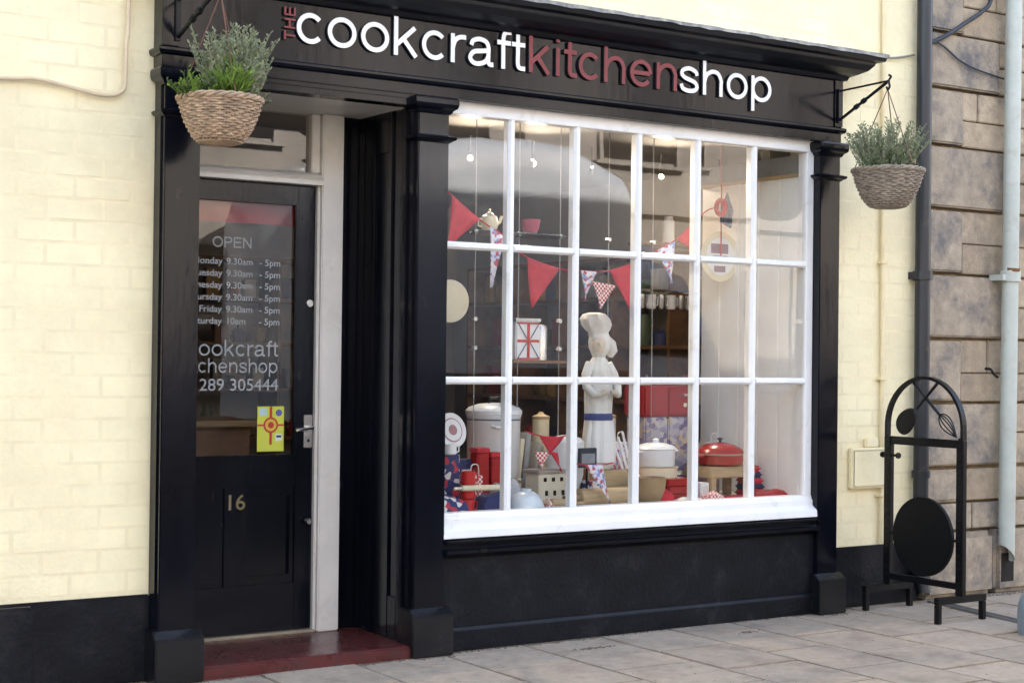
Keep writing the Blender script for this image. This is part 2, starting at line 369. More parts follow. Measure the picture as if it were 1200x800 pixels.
# ================================================================== stone building on the right
sb = thing('stone_building', (9, .08, 0), 'weathered sandstone building with grooved corner stones on the right', 'building')
obj('wall', MB().box(6.87, 45, .10, .5, 0, 8.0), MORTAR, sb)
obj('wall', MB().box(6.87, 7.1, .5, 8, 0, 8.0).box(44.7, 45, .5, 8, 0, 8.0).box(7.1, 44.7, 7.7, 8, 0, 8.0), STONE, sb)
obj('roof', MB().prism([(-.2, 8.0), (8.2, 8.0), (4, 10.3)], 'x', 6.87, 45), MATS['roof_slate'], sb)
def block(x0, x1, z0, z1, y=.05, m=STONE, bev=.005, nm='stone_block'):
    dy = random.uniform(-.004, .004)
    return obj(nm, MB().box(x0, x1, y + dy, .12, z0, z1), m, sb, bevel=bev, seg=2)
zs = [.375, .745, 1.122, 1.49, 1.868, 2.242, 2.61, 2.94, 3.265, 3.62, 3.98]
long_ = {0: False, 1: True, 2: False, 3: True, 4: False, 5: True, 6: False, 7: True, 8: False, 9: True}
G = .014
XE = 8.6
for i in range(len(zs) - 1):
    z0, z1 = zs[i] + G / 2 * 1.6, zs[i + 1] - G / 2 * 1.6
    if i == 0:
        block(6.875, 7.20, z0 + .16, z1, .040, STONED, .016); block(7.21, 7.62, z0 + .165, z1, .05)
        block(7.63, XE, z0 + .165, z1, .05); block(6.875, 7.30, z0, z0 + .148, .036, STONED); block(7.308, XE, z0, z0 + .148, .036, STONED)
    elif long_[i]:
        e = 7.60 if i != 7 else 7.52
        block(6.875, e, z0, z1, .038, STONED, .010)
        zm = z0 + (z1 - z0) * .52
        block(e + .007, 7.98, zm + .004, z1, .055); block(e + .007, 7.80, z0, zm - .004, .055)
        block(7.988, XE, zm + .004, z1, .055); block(7.808, XE, z0, zm - .004, .055)
    else:
        block(6.875, 7.205, z0, z1, .038, STONED, .010)
        zm = z0 + (z1 - z0) * (.48 if i != 2 else .46)
        xj = {2: 7.445, 4: 7.66, 6: 7.345, 8: 7.5}[i]
        block(7.213, 7.70, z0 - .006, zm - .003, .055); block(7.706, XE, z0 - .006, zm - .003, .055)
        block(7.213, xj - .003, zm + .003, z1 + .004, .055); block(xj + .003, 7.95, zm + .003, z1 + .004, .055); block(7.956, XE, zm + .003, z1 + .004, .055)
block(6.875, 7.46, 0, .368, -.005, STONED, .03, 'base_stone'); block(7.468, 8.05, 0, .368, -.005, STONED, .03, 'base_stone'); block(8.06, XE, 0, .368, -.005, STONED, .03, 'base_stone')
obj('wall', MB().box(XE + .005, 45, .05, .1, 0, 7.95).box(6.87, XE, .05, .1, 4.0, 7.95), STONE, sb)

# ================================================================== shopfront
sf = thing('shopfront', (4.2, 0, 0), 'black painted timber shopfront with white paned window and recessed door', 'shopfront')
FT = 2.87
fas = obj('fascia', MB().box(2.29, 6.135, -.05, .05, 2.535, FT + .05), BLACK, sf, bevel=.003)
obj('end_block', MB().box(2.287, 2.362, -.058, -.05, 2.62, FT), BLACK, fas, bevel=.002)
obj('end_block', MB().box(6.078, 6.138, -.058, -.05, 2.62, FT), BLACK, fas, bevel=.002)
obj('moulding', MB().mould(2.29, 6.135, -.05, .05, [(.002, 2.582), (.016, 2.588), (.020, 2.600), (.020, 2.610), (.006, 2.618)]), BLACK, fas, bevel=.001)
obj('lower_moulding', MB().box(2.45, 3.51, -.035, .05, 2.487, 2.534).box(2.45, 3.51, -.042, -.035, 2.515, 2.534), BLACK, fas, bevel=.002)
cor = obj('cornice', MB().mould(2.29, 6.135, -.05, .05, [(.004, 2.868), (.022, 2.872), (.030, 2.892), (.060, 2.902), (.100, 2.922), (.125, 2.950), (.128, 2.965), (.165, 2.970), (.172, 2.996), (.172, 3.004)]), BLACK2, sf, bevel=.002)
fl = MB(); xs = [2.1 + i * .06 for i in range(71)]
top = [(x, .05, 3.028) for x in xs]
mid = [(x, -.228 + random.uniform(-.004, .003), 3.0075 + random.uniform(-.001, .003)) for x in xs]
low = [(a[0], a[1] - .001, 2.992 + random.uniform(-.006, .004)) for a in mid]
N = len(xs)
xs_scale = lambda p: (2.105 + (p[0] - 2.1) * (6.312 - 2.105) / 4.2, p[1], p[2])
fl.add([xs_scale(p) for p in top + mid + low], [(i, i + 1, N + i + 1, N + i) for i in range(N - 1)] + [(N + i, N + i + 1, 2 * N + i + 1, 2 * N + i) for i in range(N - 1)])
obj('lead_flashing', fl, LEAD, cor)
def pilaster(x0, x1):
    p = obj('pilaster', MB().box(x0, x1, -.05, .06, .18, 2.535), BLACK, sf, bevel=.004)
    obj('capital', MB().mould(x0, x1, -.05, .04, [(.000, 2.455), (.010, 2.462), (.014, 2.474), (.030, 2.484), (.034, 2.500), (.034, 2.522), (.028, 2.531)]), BLACK, p, bevel=.002)
    obj('necking', MB().mould(x0, x1, -.05, .04, [(.000, 2.325), (.012, 2.334), (.026, 2.342), (.028, 2.353), (.004, 2.362)]), BLACK, p, bevel=.0015)
    b = MB(); o = .028
    pr = [(-.098, 0), (.05, 0), (.05, .215), (-.054, .215), (-.098, .185)]
    b.prism(pr, 'x', x0 - o, x1 + o)
    obj('base', b, BASEG, p, bevel=.005)
    return p
for a, b in ((2.307, 2.462), (3.505, 3.664), (5.985, 6.13)): pilaster(a, b)
# stall riser
obj('stall_riser', MB().box(3.66, 5.99, -.018, .06, 0, .505), BLACKM, sf, bevel=.003)
obj('skirting', MB().prism([(-.036, 0), (-.018, 0), (-.018, .108), (-.028, .108), (-.036, .094)], 'x', 3.69, 5.957), BLACKM, sf, bevel=.002)
obj('ledge_moulding', MB().prism([(-.018, .425), (-.050, .437), (-.072, .452), (-.076, .468), (-.045, .476), (-.045, .496), (-.075, .502), (-.078, .512), (-.018, .516)], 'x', 3.664, 5.984), BLACK, sf, bevel=.0015)
# window
X0, PX, ZL, ZU = 4.0449, 0.3808, 1.2436, 1.8692
WL, WR, WB, WT = 3.664, 5.984, .632, 2.476
win = obj('window', MB().box(WL, WR, 0, .07, WT, 2.56).box(5.934, WR, .0, .07, WB, WT).box(WL, 3.688, .0, .07, WB, WT), WHITE, sf, bevel=.003)
obj('sill', MB().prism([(.07, WB), (.0, WB), (-.004, .612), (-.012, .606), (-.012, .578), (-.030, .566), (-.046, .556), (-.050, .520), (.07, .520)], 'x', 3.662, 5.986), WHITE, win, bevel=.002)
bw = .038
vb_me, _ = mesh('glazing_bar', MB().prism([(-bw / 2, .016), (-bw / 2 + .010, .0), (bw / 2 - .010, .0), (bw / 2, .016), (bw / 2 - .006, .062), (-bw / 2 + .006, .062)], 'z', 0, WT - WB), WHITE, bevel=.0015, seg=1, origin=(0, 0, 0))
for i in range(5): inst('glazing_bar', vb_me, (X0 + i * PX, 0, WB), win)
for zc in (ZL, ZU):
    for i in range(6):
        a = (3.688 if i == 0 else X0 + (i - 1) * PX + bw / 2 - .002); b = (5.934 if i == 5 else X0 + i * PX - bw / 2 + .002)
        h = .036
        obj('glazing_bar', MB().prism([(.014, zc - h / 2), (.001, zc - h / 2 + .010), (.001, zc + h / 2 - .010), (.014, zc + h / 2), (.060, zc + h / 2 - .006), (.060, zc - h / 2 + .006)], 'x', a, b), WHITE, win, bevel=.0012, seg=1)
zed = [WB, ZL, ZU, WT]
for i in range(6):
    for j in range(3):
        a = (3.689 if i == 0 else X0 + (i - 1) * PX + .016); b = (5.933 if i == 5 else X0 + i * PX - .016)
        c = zed[j] + (.001 if j == 0 else .016); d = zed[j + 1] - (.001 if j == 2 else .016)
        y = .017; t = random.uniform(-.0028, .0028); q = random.uniform(-.0028, .0028)
        obj('pane', MB().add([(a, y - t, c - 0), (b, y + t, c), (b, y + t + q, d), (a, y - t + q, d)], [(0, 1, 2, 3)]), GLASS, win)
# doorway
dw = obj('doorway', MB().box(3.387, 3.5, .50, .58, .055, 2.49).box(3.497, 3.53, -.02, .50, .055, 2.49).box(2.30, 2.462, -.02, .58, 0, 2.49), BLACK, sf, bevel=.003)
for (a, b) in ((.03, .085), (.165, .20), (.34, .375), (.455, .497)):
    obj('panel_moulding', MB().box(3.486, 3.497, a, b, .056, 2.487), BLACK, dw, bevel=.004)
obj('panel_moulding', MB().box(3.488, 3.497, .085, .165, .056, .25), BLACK, dw, bevel=.003)
obj('panel_moulding', MB().box(3.488, 3.497, .2, .34, 2.3, 2.487), BLACK, dw, bevel=.003)
obj('soffit', MB().box(2.463, 3.496, -.034, .58, 2.4905, 2.53), OFFWHITE, sf)
fr = obj('door_frame', MB().box(3.275, 3.386, .455, .57, .056, 2.489), OFFWHITE, sf, bevel=.005)
obj('bead', MB().box(3.262, 3.275, .475, .56, .056, 2.15).box(3.232, 3.275, .485, .56, 2.212, 2.489), OFFWHITE, fr, bevel=.004)
obj('transom', MB().prism([(.44, 2.15), (.57, 2.15), (.57, 2.212), (.50, 2.212), (.455, 2.196), (.44, 2.186), (.455, 2.176), (.44, 2.168)], 'x', 2.463, 3.274), OFFWHITE, fr, bevel=.002)
obj('fanlight', MB().add([(2.463, .52, 2.212), (3.24, .52, 2.212), (3.24, .52, 2.489), (2.463, .52, 2.489)], [(0, 1, 2, 3)]), DGLASS, fr)
obj('threshold', MB().box(2.463, 3.27, .47, .57, .054, .068), mat('worn_brass', (.42, .36, .27), rough=.5, metal=.5), fr, bevel=.003)
DX0, DX1, DY = 2.47, 3.262, .50
door = obj('door', MB().box(DX0, 2.545, DY, DY + .045, .07, 2.148).box(3.172, DX1, DY, DY + .045, .07, 2.148).box(2.545, 3.172, DY, DY + .045, 2.062, 2.148)
           .box(2.545, 3.172, DY, DY + .045, .74, .888).box(2.545, 3.172, DY, DY + .045, .07, .29).box(2.82, 2.89, DY, DY + .045, .29, .74)
           .box(2.545, 2.82, DY + .009, DY + .04, .29, .74).box(2.89, 3.172, DY + .009, DY + .04, .29, .74), BLACK, sf, bevel=.003, label='black half glazed shop door')
for a, b in ((2.545, 2.82), (2.89, 3.172)):
    obj('panel', MB().prism([(a + .04, DY + .006), (b - .04, DY + .006), (b - .02, DY + .0085), (a + .02, DY + .0085)], 'z', .33, .70), BLACK, door, bevel=.003)
obj('glazing_bead', MB().box(3.160, 3.173, DY - .004, DY + .012, .876, 2.066).box(2.545, 3.160, DY - .010, DY + .012, .874, .890).box(2.545, 3.160, DY - .004, DY + .012, 2.054, 2.066), BLACK, door, bevel=.002)
obj('pane', MB().add([(2.545, DY + .02, .888), (3.172, DY + .02, .888), (3.172, DY + .02, 2.062), (2.545, DY + .02, 2.062)], [(0, 1, 2, 3)]), DGLASS, door)
h = MB().box(3.213, 3.257, DY - .006, DY, .918, 1.073)
obj('handle_plate', h, CHROME, door, bevel=.003)
obj('lever', MB().tube([(3.236, DY - .004, 1.012), (3.236, DY - .05, 1.012), (3.225, DY - .056, 1.012), (3.15, DY - .056, 1.004)], .008, 8), CHROME, door, smooth=True)
obj('keyhole', MB().tube([(3.236, DY - .0065, .952), (3.236, DY - .009, .952)], .007, 10), IRON, door)
obj('lock_cylinder', MB().tube([(3.234, DY, 1.597), (3.234, DY - .012, 1.597)], .017, 14), CHROME, door, smooth=True, bevel=.002)
obj('knob', MB().tube([(3.23, DY, .575), (3.23, DY - .02, .575), (3.23, DY - .022, .575), (3.23, DY - .04, .575)], .012, 14, rr=[.008, .008, .016, .012]), CHROME, door, smooth=True)
# step
obj('step', MB().prism([(-.075, -.01), (.58, -.01), (.58, .055), (-.068, .055), (-.078, .048)], 'x', 2.462, 3.50), REDSTEP, sf, bevel=.006, label='worn red painted doorstep')

# ------------------------------------------------------------------ stroke letters (monoline grotesque), units of x-height
def el(cx, cy, rx, ry, a0, a1, n=26):
    return [(cx + rx * math.cos(R(a0 + (a1 - a0) * i / n)), cy + ry * math.sin(R(a0 + (a1 - a0) * i / n))) for i in range(n + 1)]
def spl(P, n=6):
    out = []; Q = [P[0]] + P + [P[-1]]
    for i in range(1, len(Q) - 2):
        p0, p1, p2, p3 = Q[i - 1], Q[i], Q[i + 1], Q[i + 2]
        for k in range(n):
            t = k / n
            out.append(tuple(.5 * (2 * p1[j] + (p2[j] - p0[j]) * t + (2 * p0[j] - 5 * p1[j] + 4 * p2[j] - p3[j]) * t * t + (3 * p1[j] - p0[j] - 3 * p2[j] + p3[j]) * t ** 3) for j in (0, 1)))
    return out + [P[-1]]
ARCH = lambda x0, x1: spl([(x0, .50), (x0 + .10, .76), (x0 + .36, .915), (x1 - .16, .875), (x1, .62), (x1, .45), (x1, 0)])
GL = {
 'c': (1.104, [el(.575, .5, .42, .425, 42, 318)]),
 'o': (1.228, [el(.614, .5, .45, .425, 0, 360, 36)]),
 'k': (1.104, [[(.175, 0), (.175, 1.385)], [(.20, .36), (.90, .985)], [(.44, .60), (.95, .0)]]),
 'r': (.736, [[(.19, 0), (.19, 1.0)], spl([(.19, .50), (.28, .76), (.47, .89), (.72, .905)])]),
 'a': (1.228, [spl([(.20, .68), (.27, .84), (.52, .925), (.80, .86), (.90, .68), (.90, .40), (.90, .17), (.97, .085), (1.11, .09)]),
               spl([(.90, .56), (.62, .52), (.30, .46), (.155, .26), (.28, .09), (.52, .07), (.78, .17), (.90, .36)])]),
 'f': (.612, [spl([(.29, 0), (.29, .5), (.29, 1.05), (.37, 1.26), (.62, 1.30)]), [(.03, .915), (.60, .915)]]),
 't': (.612, [spl([(.29, 1.27), (.29, .7), (.29, .24), (.37, .10), (.60, .085)]), [(.03, .915), (.59, .915)]]),
 'i': (.49, [[(.245, 0), (.245, 1.0)], [(.245, 1.19), (.245, 1.385)]]),
 'h': (1.228, [[(.20, 0), (.20, 1.385)], ARCH(.20, 1.02)]),
 'n': (1.228, [[(.20, 0), (.20, 1.0)], ARCH(.20, 1.02)]),
 'e': (1.228, [[(.20, .51), (1.03, .51)], el(.614, .5, .44, .425, 2, 322)]),
 's': (1.104, [spl([(.93, .68), (.86, .83), (.56, .925), (.25, .84), (.20, .68), (.34, .565), (.56, .50), (.82, .42), (.935, .26), (.83, .12), (.54, .072), (.25, .14), (.165, .31)])]),
 'p': (1.228, [[(.19, -.38), (.19, 1.0)], el(.63, .5, .44, .425, 0, 360, 36)]),
 'O': (1.66, [el(.83, .69, .66, .60, 0, 360, 36)]),
 'P': (1.40, [[(.22, 0), (.22, 1.38)], spl([(.22, 1.285), (.8, 1.285), (1.12, 1.18), (1.2, .98), (1.10, .76), (.8, .67), (.22, .66)])]),
 'E': (1.40, [[(.22, 0), (.22, 1.38)], [(.22, 1.285), (1.25, 1.285)], [(.22, .72), (1.18, .72)], [(.22, .095), (1.27, .095)]]),
 'N': (1.50, [[(.22, 0), (.22, 1.38)], [(.24, 1.30), (1.26, .08)], [(1.28, 0), (1.28, 1.38)]]),
 'T': (1.30, [[(.05, 1.285), (1.25, 1.285)], [(.65, 0), (.65, 1.28)]]),
 'H': (1.50, [[(.22, 0), (.22, 1.38)], [(.22, .72), (1.28, .72)], [(1.28, 0), (1.28, 1.38)]]),
}
def glyph(ch, s, w, xf, y0, y1, rot=False):
    """solid letter as ribbons; xf maps (x,z) in x-heights to world x,z; y0 front, y1 back"""
    m = MB()
    for si, st in enumerate(GL[ch][1]):
        P = [Vector(p) for p in st]; closed = (P[0] - P[-1]).length < 1e-6
        if closed: P = P[:-1]
        n = len(P); Lp, Rp = [], []
        for i in range(n):
            a = P[(i - 1) % n] if closed or i else P[i]; b = P[(i + 1) % n] if closed or i < n - 1 else P[i]
            d = (b - a).normalized(); nn = Vector((-d.y, d.x))
            Lp.append(P[i] + nn * w / 2); Rp.append(P[i] - nn * w / 2)
        yf = y0 - .0004 * si
        W = lambda p, y: (xf(p)[0], y, xf(p)[1])
        vs = [W(p, yf) for p in Lp] + [W(p, yf) for p in Rp] + [W(p, y1) for p in Lp] + [W(p, y1) for p in Rp]
        fs0, fs1 = [], []
        rng = range(n if closed else n - 1)
        for i in rng:
            j = (i + 1) % n
            fs0.append((i, j, n + j, n + i))
            fs1 += [(i, 2 * n + i, 2 * n + j, j), (n + i, n + j, 3 * n + j, 3 * n + i), (2 * n + i, 3 * n + i, 3 * n + j, 2 * n + j)]
        if not closed: fs1 += [(0, n, 3 * n, 2 * n), (n - 1, 3 * n - 1, 4 * n - 1, 2 * n - 1)]
        o = len(m.v); m.v += vs
        for f in fs0: m.f.append(tuple(k + o for k in f)); m.mi.append(0)
        for f in fs1: m.f.append(tuple(k + o for k in f)); m.mi.append(1)
    return m
sign = thing('shop_sign', (4.25, -.06, 2.69), 'raised white and dark red letters along the black fascia', 'sign')
def word(txt, x, z, s, w, m, y0, y1, parent, adv=1.0, nm='letter', each=True, side=None):
    allm = MB()
    for ch in txt:
        if ch == ' ': x += .6 * s; continue
        g = glyph(ch, s, w, lambda p, x=x: (x + p[0] * s * adv, z + p[1] * s), y0, y1)
        if each: obj(nm, g, [m, side or LETS], parent)
        else: allm.f += [tuple(k + len(allm.v) for k in f) for f in g.f]; allm.mi += g.mi; allm.v += g.v
        x += GL[ch][0] * s * adv
    if not each: obj(nm, allm, [m, side or m], parent)
    return x
S_ = .133
x = word('cookcraft', 2.876, 2.698, S_, .160, LETW, -.066, -.053, sign, 1.0)
x = word('kitchen', 4.075, 2.698, S_, .160, LETR, -.066, -.053, sign, .99)
x = word('shop', 4.985, 2.698, S_, .160, LETW, -.066, -.053, sign, 1.0)
zc = 2.702
for ch in 'THE':
    sT = .0375
    g = glyph(ch, sT, .24, lambda p, zc=zc: (2.880 - p[1] * sT, zc + p[0] * sT * .86), -.066, -.053)
    obj('letter', g, [LETR, LETS], sign); zc += GL[ch][0] * sT * .86 + .006
# door lettering, number, poster
def text(body, size, right, z, y, m, parent, nm, left=None, off=0.0, sx=1.0):
    c = bpy.data.curves.new(nm, 'FONT'); c.body = body; c.size = size; c.extrude = .0004; c.offset = off
    c.align_x = 'RIGHT' if left is None else 'LEFT'
    t = bpy.data.objects.new(nm, c); C.objects.link(t); bpy.context.view_layer.update()
    me = bpy.data.meshes.new_from_object(t.evaluated_get(bpy.context.evaluated_depsgraph_get()))
    bpy.data.objects.remove(t)
    mb = MB(); ox = right if left is None else left
    mb.v = [(ox + v.co.x * sx, y - v.co.z, z + v.co.y) for v in me.vertices]; mb.f = [tuple(p.vertices) for p in me.polygons]; mb.mi = [0] * len(mb.f)
    return obj(nm, mb, m, parent)
LY = DY + .017
word('OPEN', 2.752, 1.842, .0355, .17, VINYL, LY, LY + .001, door, .93, 'lettering', False)
for k, (d, a) in enumerate((('Monday', '9.30am'), ('Tuesday', '9.30am'), ('Wednesday', '9.30am'), ('Thursday', '9.30am'), ('Friday', '9.30am'), ('Saturday', '10am'))):
    z = 1.765 - k * .0548
    text(d, .042, 2.803, z, LY, VINYL, door, 'lettering', off=.0006, sx=1.08)
    text(a + ' ', .042, None, z, LY, VINYL, door, 'lettering', left=2.822, off=.0006, sx=1.08)
    text('- 5pm', .042, 3.093, z, LY, VINYL, door, 'lettering', off=.0006, sx=1.08)
word('cookcraft', 2.634, 1.345, .0535, .15, VINYL, LY, LY + .001, door, .945, 'lettering', False)
word('kitchenshop', 2.598, 1.268, .0485, .15, VINYL, LY, LY + .001, door, .855, 'lettering', False)
text('01289 305444', .0775, 3.09, 1.187, LY, VINYL, door, 'lettering', off=.0004, sx=1.06)
text('16', .098, None, .642, DY - .001, BRASS, door, 'house_number', left=2.822, off=.001, sx=1.05)
po = obj('poster', MB().box(2.984, 3.118, LY - .004, LY - .001, .904, 1.113), mat('yellow_green_paper', (.56, .60, .07), rough=.5, var=.05), label='yellow poster with red cross emblem stuck inside the door glass', cat='poster')
RP = mat('poster_red', (.50, .03, .02), rough=.5, var=.05); YP = mat('poster_yellow', (.62, .42, .05), rough=.5, var=.05)
yp = LY - .0045
obj('red_bar', MB().box(3.045, 3.058, yp - .0004, yp, .935, 1.112), RP, po)
obj('red_bar', MB().box(2.985, 3.045, yp - .0004, yp, 1.022, 1.030).box(3.058, 3.117, yp - .0004, yp, 1.022, 1.030), RP, po)
def disc(cx, cz, r, y, t, n=28): return MB().tube([(cx, y, cz), (cx, y - t, cz)], r, n)
obj('emblem', disc(3.0515, 1.026, .037, yp, .0008), RP, po); obj('emblem', disc(3.0515, 1.026, .028, yp, .0012), YP, po); obj('emblem', disc(3.0515, 1.026, .015, yp, .0016), RP, po)
obj('printed_patch', MB().box(2.992, 3.032, yp - .0003, yp, 1.07, 1.104), mat('poster_pale_blue', (.45, .62, .62), rough=.5), po)
obj('printed_patch', disc(3.092, 1.083, .016, yp, .0004), mat('poster_blue', (.08, .10, .35), rough=.5), po)
obj('printed_patch', MB().box(3.075, 3.11, yp - .0003, yp, .952, .985), mat('poster_white', (.6, .68, .65), rough=.5), po)
obj('printed_patch', MB().box(3.080, 3.105, yp - .0006, yp, .968, .978), NAVY, po)

# ================================================================== pipes, cables, boxes
dp = thing('downpipe', (6.82, -.01, 0), 'black painted cast iron downpipe between cream wall and stone wall', 'downpipe')
obj('pipe', MB().tube([(6.82, -.01, .30), (6.82, -.01, 7)], .043, 18).tube([(6.82, -.01, .30), (6.82, -.012, .16), (6.82, -.04, .05)], .043, 18), PIPEBLK, dp, smooth=True)
obj('collar', MB().tube([(6.82, -.01, 1.82), (6.82, -.01, 1.87)], .056, 18).box(6.765, 6.79, -.02, .05, 1.825, 1.865).box(6.85, 6.875, -.02, .05, 1.825, 1.865), PIPEBLK, dp, smooth=True)
obj('collar', MB().tube([(6.82, -.01, .70), (6.82, -.01, .74)], .052, 18), PIPEBLK, dp, smooth=True)
gp = thing('downpipe', (7.55, -.03, .2), 'pale grey plastic downpipe with cut end on the stone wall', 'downpipe')
pm = MB(); n = 20; r = .048
P0 = (7.525, -.03); P1 = (7.585, -.03)
vs = [(P0[0] + r * math.cos(t), P0[1] + r * math.sin(t), .235 - .05 * math.cos(t)) for t in [2 * math.pi * k / n for k in range(n)]]
vs += [(P1[0] + r * math.cos(t), P1[1] + r * math.sin(t), 7.0) for t in [2 * math.pi * k / n for k in range(n)]]
pm.add(vs, [(k, (k + 1) % n, n + (k + 1) % n, n + k) for k in range(n)])
obj('pipe', pm, PIPEGREY, gp, smooth=True)
obj('collar', MB().tube([(7.540, -.03, 1.835), (7.540, -.03, 1.90)], .060, 20).box(7.45, 7.49, -.05, .05, 1.84, 1.875), PIPEGREY, gp, smooth=True)
obj('rust_patch', MB().tube([(7.535, -.05, 1.895), (7.535, -.052, 1.915)], .042, 14), RUST, gp)
obj('damp_hole', MB().box(7.50, 7.62, -.012, .0, .06, .24), mat('damp_black', (.02, .015, .012), rough=.9, var=.3, scale=20), gp, bevel=.02)
def cable(name, pts, r, m, label, cat='cable', group=None):
    P = spl3(pts); return obj(name, MB().tube(P, r, 8), m, smooth=True, label=label, cat=cat, group=group)
def spl3(P, n=6):
    P = [Vector(p) for p in P]; Q = [P[0]] + P + [P[-1]]; out = []
    for i in range(1, len(Q) - 2):
        a, b, c, d = Q[i - 1:i + 3]
        for k in range(n):
            t = k / n; out.append(.5 * (2 * b + (c - a) * t + (2 * a - 5 * b + 4 * c - d) * t * t + (3 * b - a - 3 * c + d) * t ** 3))
    return out + [P[-1]]
cable('wall_cable', [(1.2, .026, 2.42), (1.66, .026, 2.427), (1.78, .026, 2.438), (1.90, .026, 2.425), (2.03, .026, 2.403), (2.10, .026, 2.402), (2.145, .026, 2.42), (2.163, .026, 2.46), (2.166, .026, 2.63), (2.174, .026, 2.81), (2.176, .026, 4.2)], .0085, mat('painted_cable', (.72, .56, .38), rough=.7, var=.1), 'cream painted cable bending upward on the left wall')
cable('phone_cable', [(6.86, .03, 3.165), (6.95, .025, 3.20), (7.05, .02, 3.25), (7.19, .02, 3.33), (7.34, .02, 3.42), (7.41, .02, 3.50), (7.46, .02, 3.75)], .013, mat('cable_black', (.03, .035, .045), rough=.5), 'thick black cable curving up the stone wall')
cable('thin_wire', [(6.93, .02, 3.20), (7.02, .02, 3.17), (7.14, .02, 3.11), (7.27, .02, 3.075), (7.45, .02, 3.05), (7.62, .02, 3.03)], .0055, MATS['cable_black'], 'thin dark wire sagging across the stone wall')
cable('loose_wire', [(6.30, .035, 3.055), (6.45, .03, 3.055), (6.62, .03, 3.065), (6.78, .03, 3.10)], .006, mat('wire_grey', (.25, .23, .19), rough=.7), 'thin grey wire from cornice end to black downpipe')
cable('pipe_hook', [(7.40, .03, 1.32), (7.40, -.01, 1.315), (7.415, -.02, 1.29), (7.45, -.02, 1.27)], .008, IRON, 'small iron hook in the stone wall beside grey downpipe', 'hook')
cd = thing('wall_conduit', (6.545, .02, .33), 'slim cream painted conduit running up the right wall', 'conduit')
obj('tube', MB().tube([(6.552, .03, .34), (6.545, .03, 1.5), (6.538, .03, 2.15), (6.535, .03, 3.6)], .012, 12), mat('painted_conduit', (.84, .70, .44), rough=.6, var=.08), cd, smooth=True)
for z in (.6, 1.25, 1.9, 2.55): obj('clip', MB().box(6.515, 6.57, .012, .05, z, z + .018), MATS['painted_conduit'], cd, bevel=.003)
mbx = thing('meter_box', (6.44, .02, .65), 'cream painted meter box low on the right wall', 'meter box')
obj('case', MB().box(6.300, 6.565, .012, .045, .652, .876), CREAM, mbx, bevel=.006)
obj('upper_case', MB().box(6.42, 6.515, .020, .045, .878, .93), CREAM, mbx, bevel=.005)
obj('lid', MB().box(6.312, 6.553, .006, .0115, .664, .862), CREAM, mbx, bevel=.003)
bo = thing('bollard', (6.57, -1.09, 0), 'blue grey rounded bollard foot at the far right edge', 'bollard')
obj('post', MB().lathe((6.57, -1.09, 0), [(.150, 0), (.152, .10), (.148, .15), (.135, .185), (.105, .205), (.08, .21)], 28), mat('blue_grey_paint', (.19, .24, .28), rough=.5, var=.1, scale=8, bump=.1), bo, smooth=True)
obj('cap', MB().lathe((6.57, -1.09, .21), [(.078, 0), (.078, .02), (.06, .03)], 24), MATS['blue_grey_paint'], bo, smooth=True)
dc = thing('drain_channel', (6.75, -.5, 0), 'narrow metal drain channel crossing the pavement under the stone wall', 'drain')
d0, d1 = Vector((6.865, -.06, .004)), Vector((6.40, -2.55, .004))
obj('channel', MB().bar(d0, d1, .044, .012), mat('drain_iron', (.07, .062, .058), rough=.7, var=.2), dc)
sd = (d1 - d0).normalized().cross(Vector((0, 0, 1)))
for s in (-1, 1): obj('edge', MB().bar(d0 + sd * s * .027, d1 + sd * s * .027, .010, .016), mat('drain_edge', (.18, .165, .15), rough=.7), dc)

# ================================================================== pavement sign
SX = 6.475
ps = thing('pavement_sign', (SX, -.33, 0), 'black iron pavement sign with round board, spoon and whisk under its arch', 'sign')
ya, yb = -.095, -.605
for y in (ya, yb):
    obj('post', MB().box(SX - .016, SX + .016, y - .024, y + .024, .135, .947), IRON, ps, bevel=.003)
    for k in range(21):
        pass
obj('top_bar', MB().box(SX - .012, SX + .012, yb + .024, ya - .024, .903, .947), IRON, ps, bevel=.003)
obj('bottom_bar', MB().box(SX - .014, SX + .014, yb + .024, ya - .024, .165, .198), IRON, ps, bevel=.003)
ar = []; yc = (ya + yb) / 2; ry = (ya - yb) / 2 + .012
for k in range(33):
    t = math.pi * k / 32; ar.append((SX, yc + ry * math.cos(t), (1.0 if 0 < k < 32 else .9475) + .270 * math.sin(t)))
am = MB()
for k, p in enumerate(ar):
    t = math.pi * k / 32; nv = Vector((0, math.cos(t) * .262, math.sin(t) * ry)).normalized()
    for a, b in ((-.016, -.008), (.016, -.008), (.016, .008), (-.016, .008)):
        am.v.append((p[0] + a, p[1] + nv.y * b, p[2] + nv.z * b))
for k in range(32):
    for j in range(4): am.f.append((k * 4 + j, k * 4 + (j + 1) % 4, k * 4 + 4 + (j + 1) % 4, k * 4 + 4 + j)); am.mi.append(0)
obj('arch', am, IRON, ps)
for y in (ya, yb):
    fo = obj('foot', MB().box(SX - .185, SX + .185, y - .016, y + .016, .10, .136), IRON, ps, bevel=.003)
    for s in (-1, 1): obj('leg', MB().box(SX + s * .169 - .015, SX + s * .169 + .015, y - .015, y + .015, 0, .099), IRON, fo, bevel=.003)
rv = [obj]
for y in (ya, yb):
    for k in range(22):
        z = .19 + k * .036
        obj('rivet', MB().box(SX - .0195, SX - .0155, y - .006, y + .006, z, z + .012), IRON, ps)
dm = MB(); nd = 48
for xx in (SX - .012, SX + .012):
    dm.v += [(xx, -.345 + .208 * math.cos(2 * math.pi * k / nd), .418 + .212 * math.sin(2 * math.pi * k / nd)) for k in range(nd)]
dm.f = [tuple(range(nd)), tuple(range(2 * nd - 1, nd - 1, -1))] + [(k, (k + 1) % nd, nd + (k + 1) % nd, nd + k) for k in range(nd)]; dm.mi = [0] * len(dm.f)
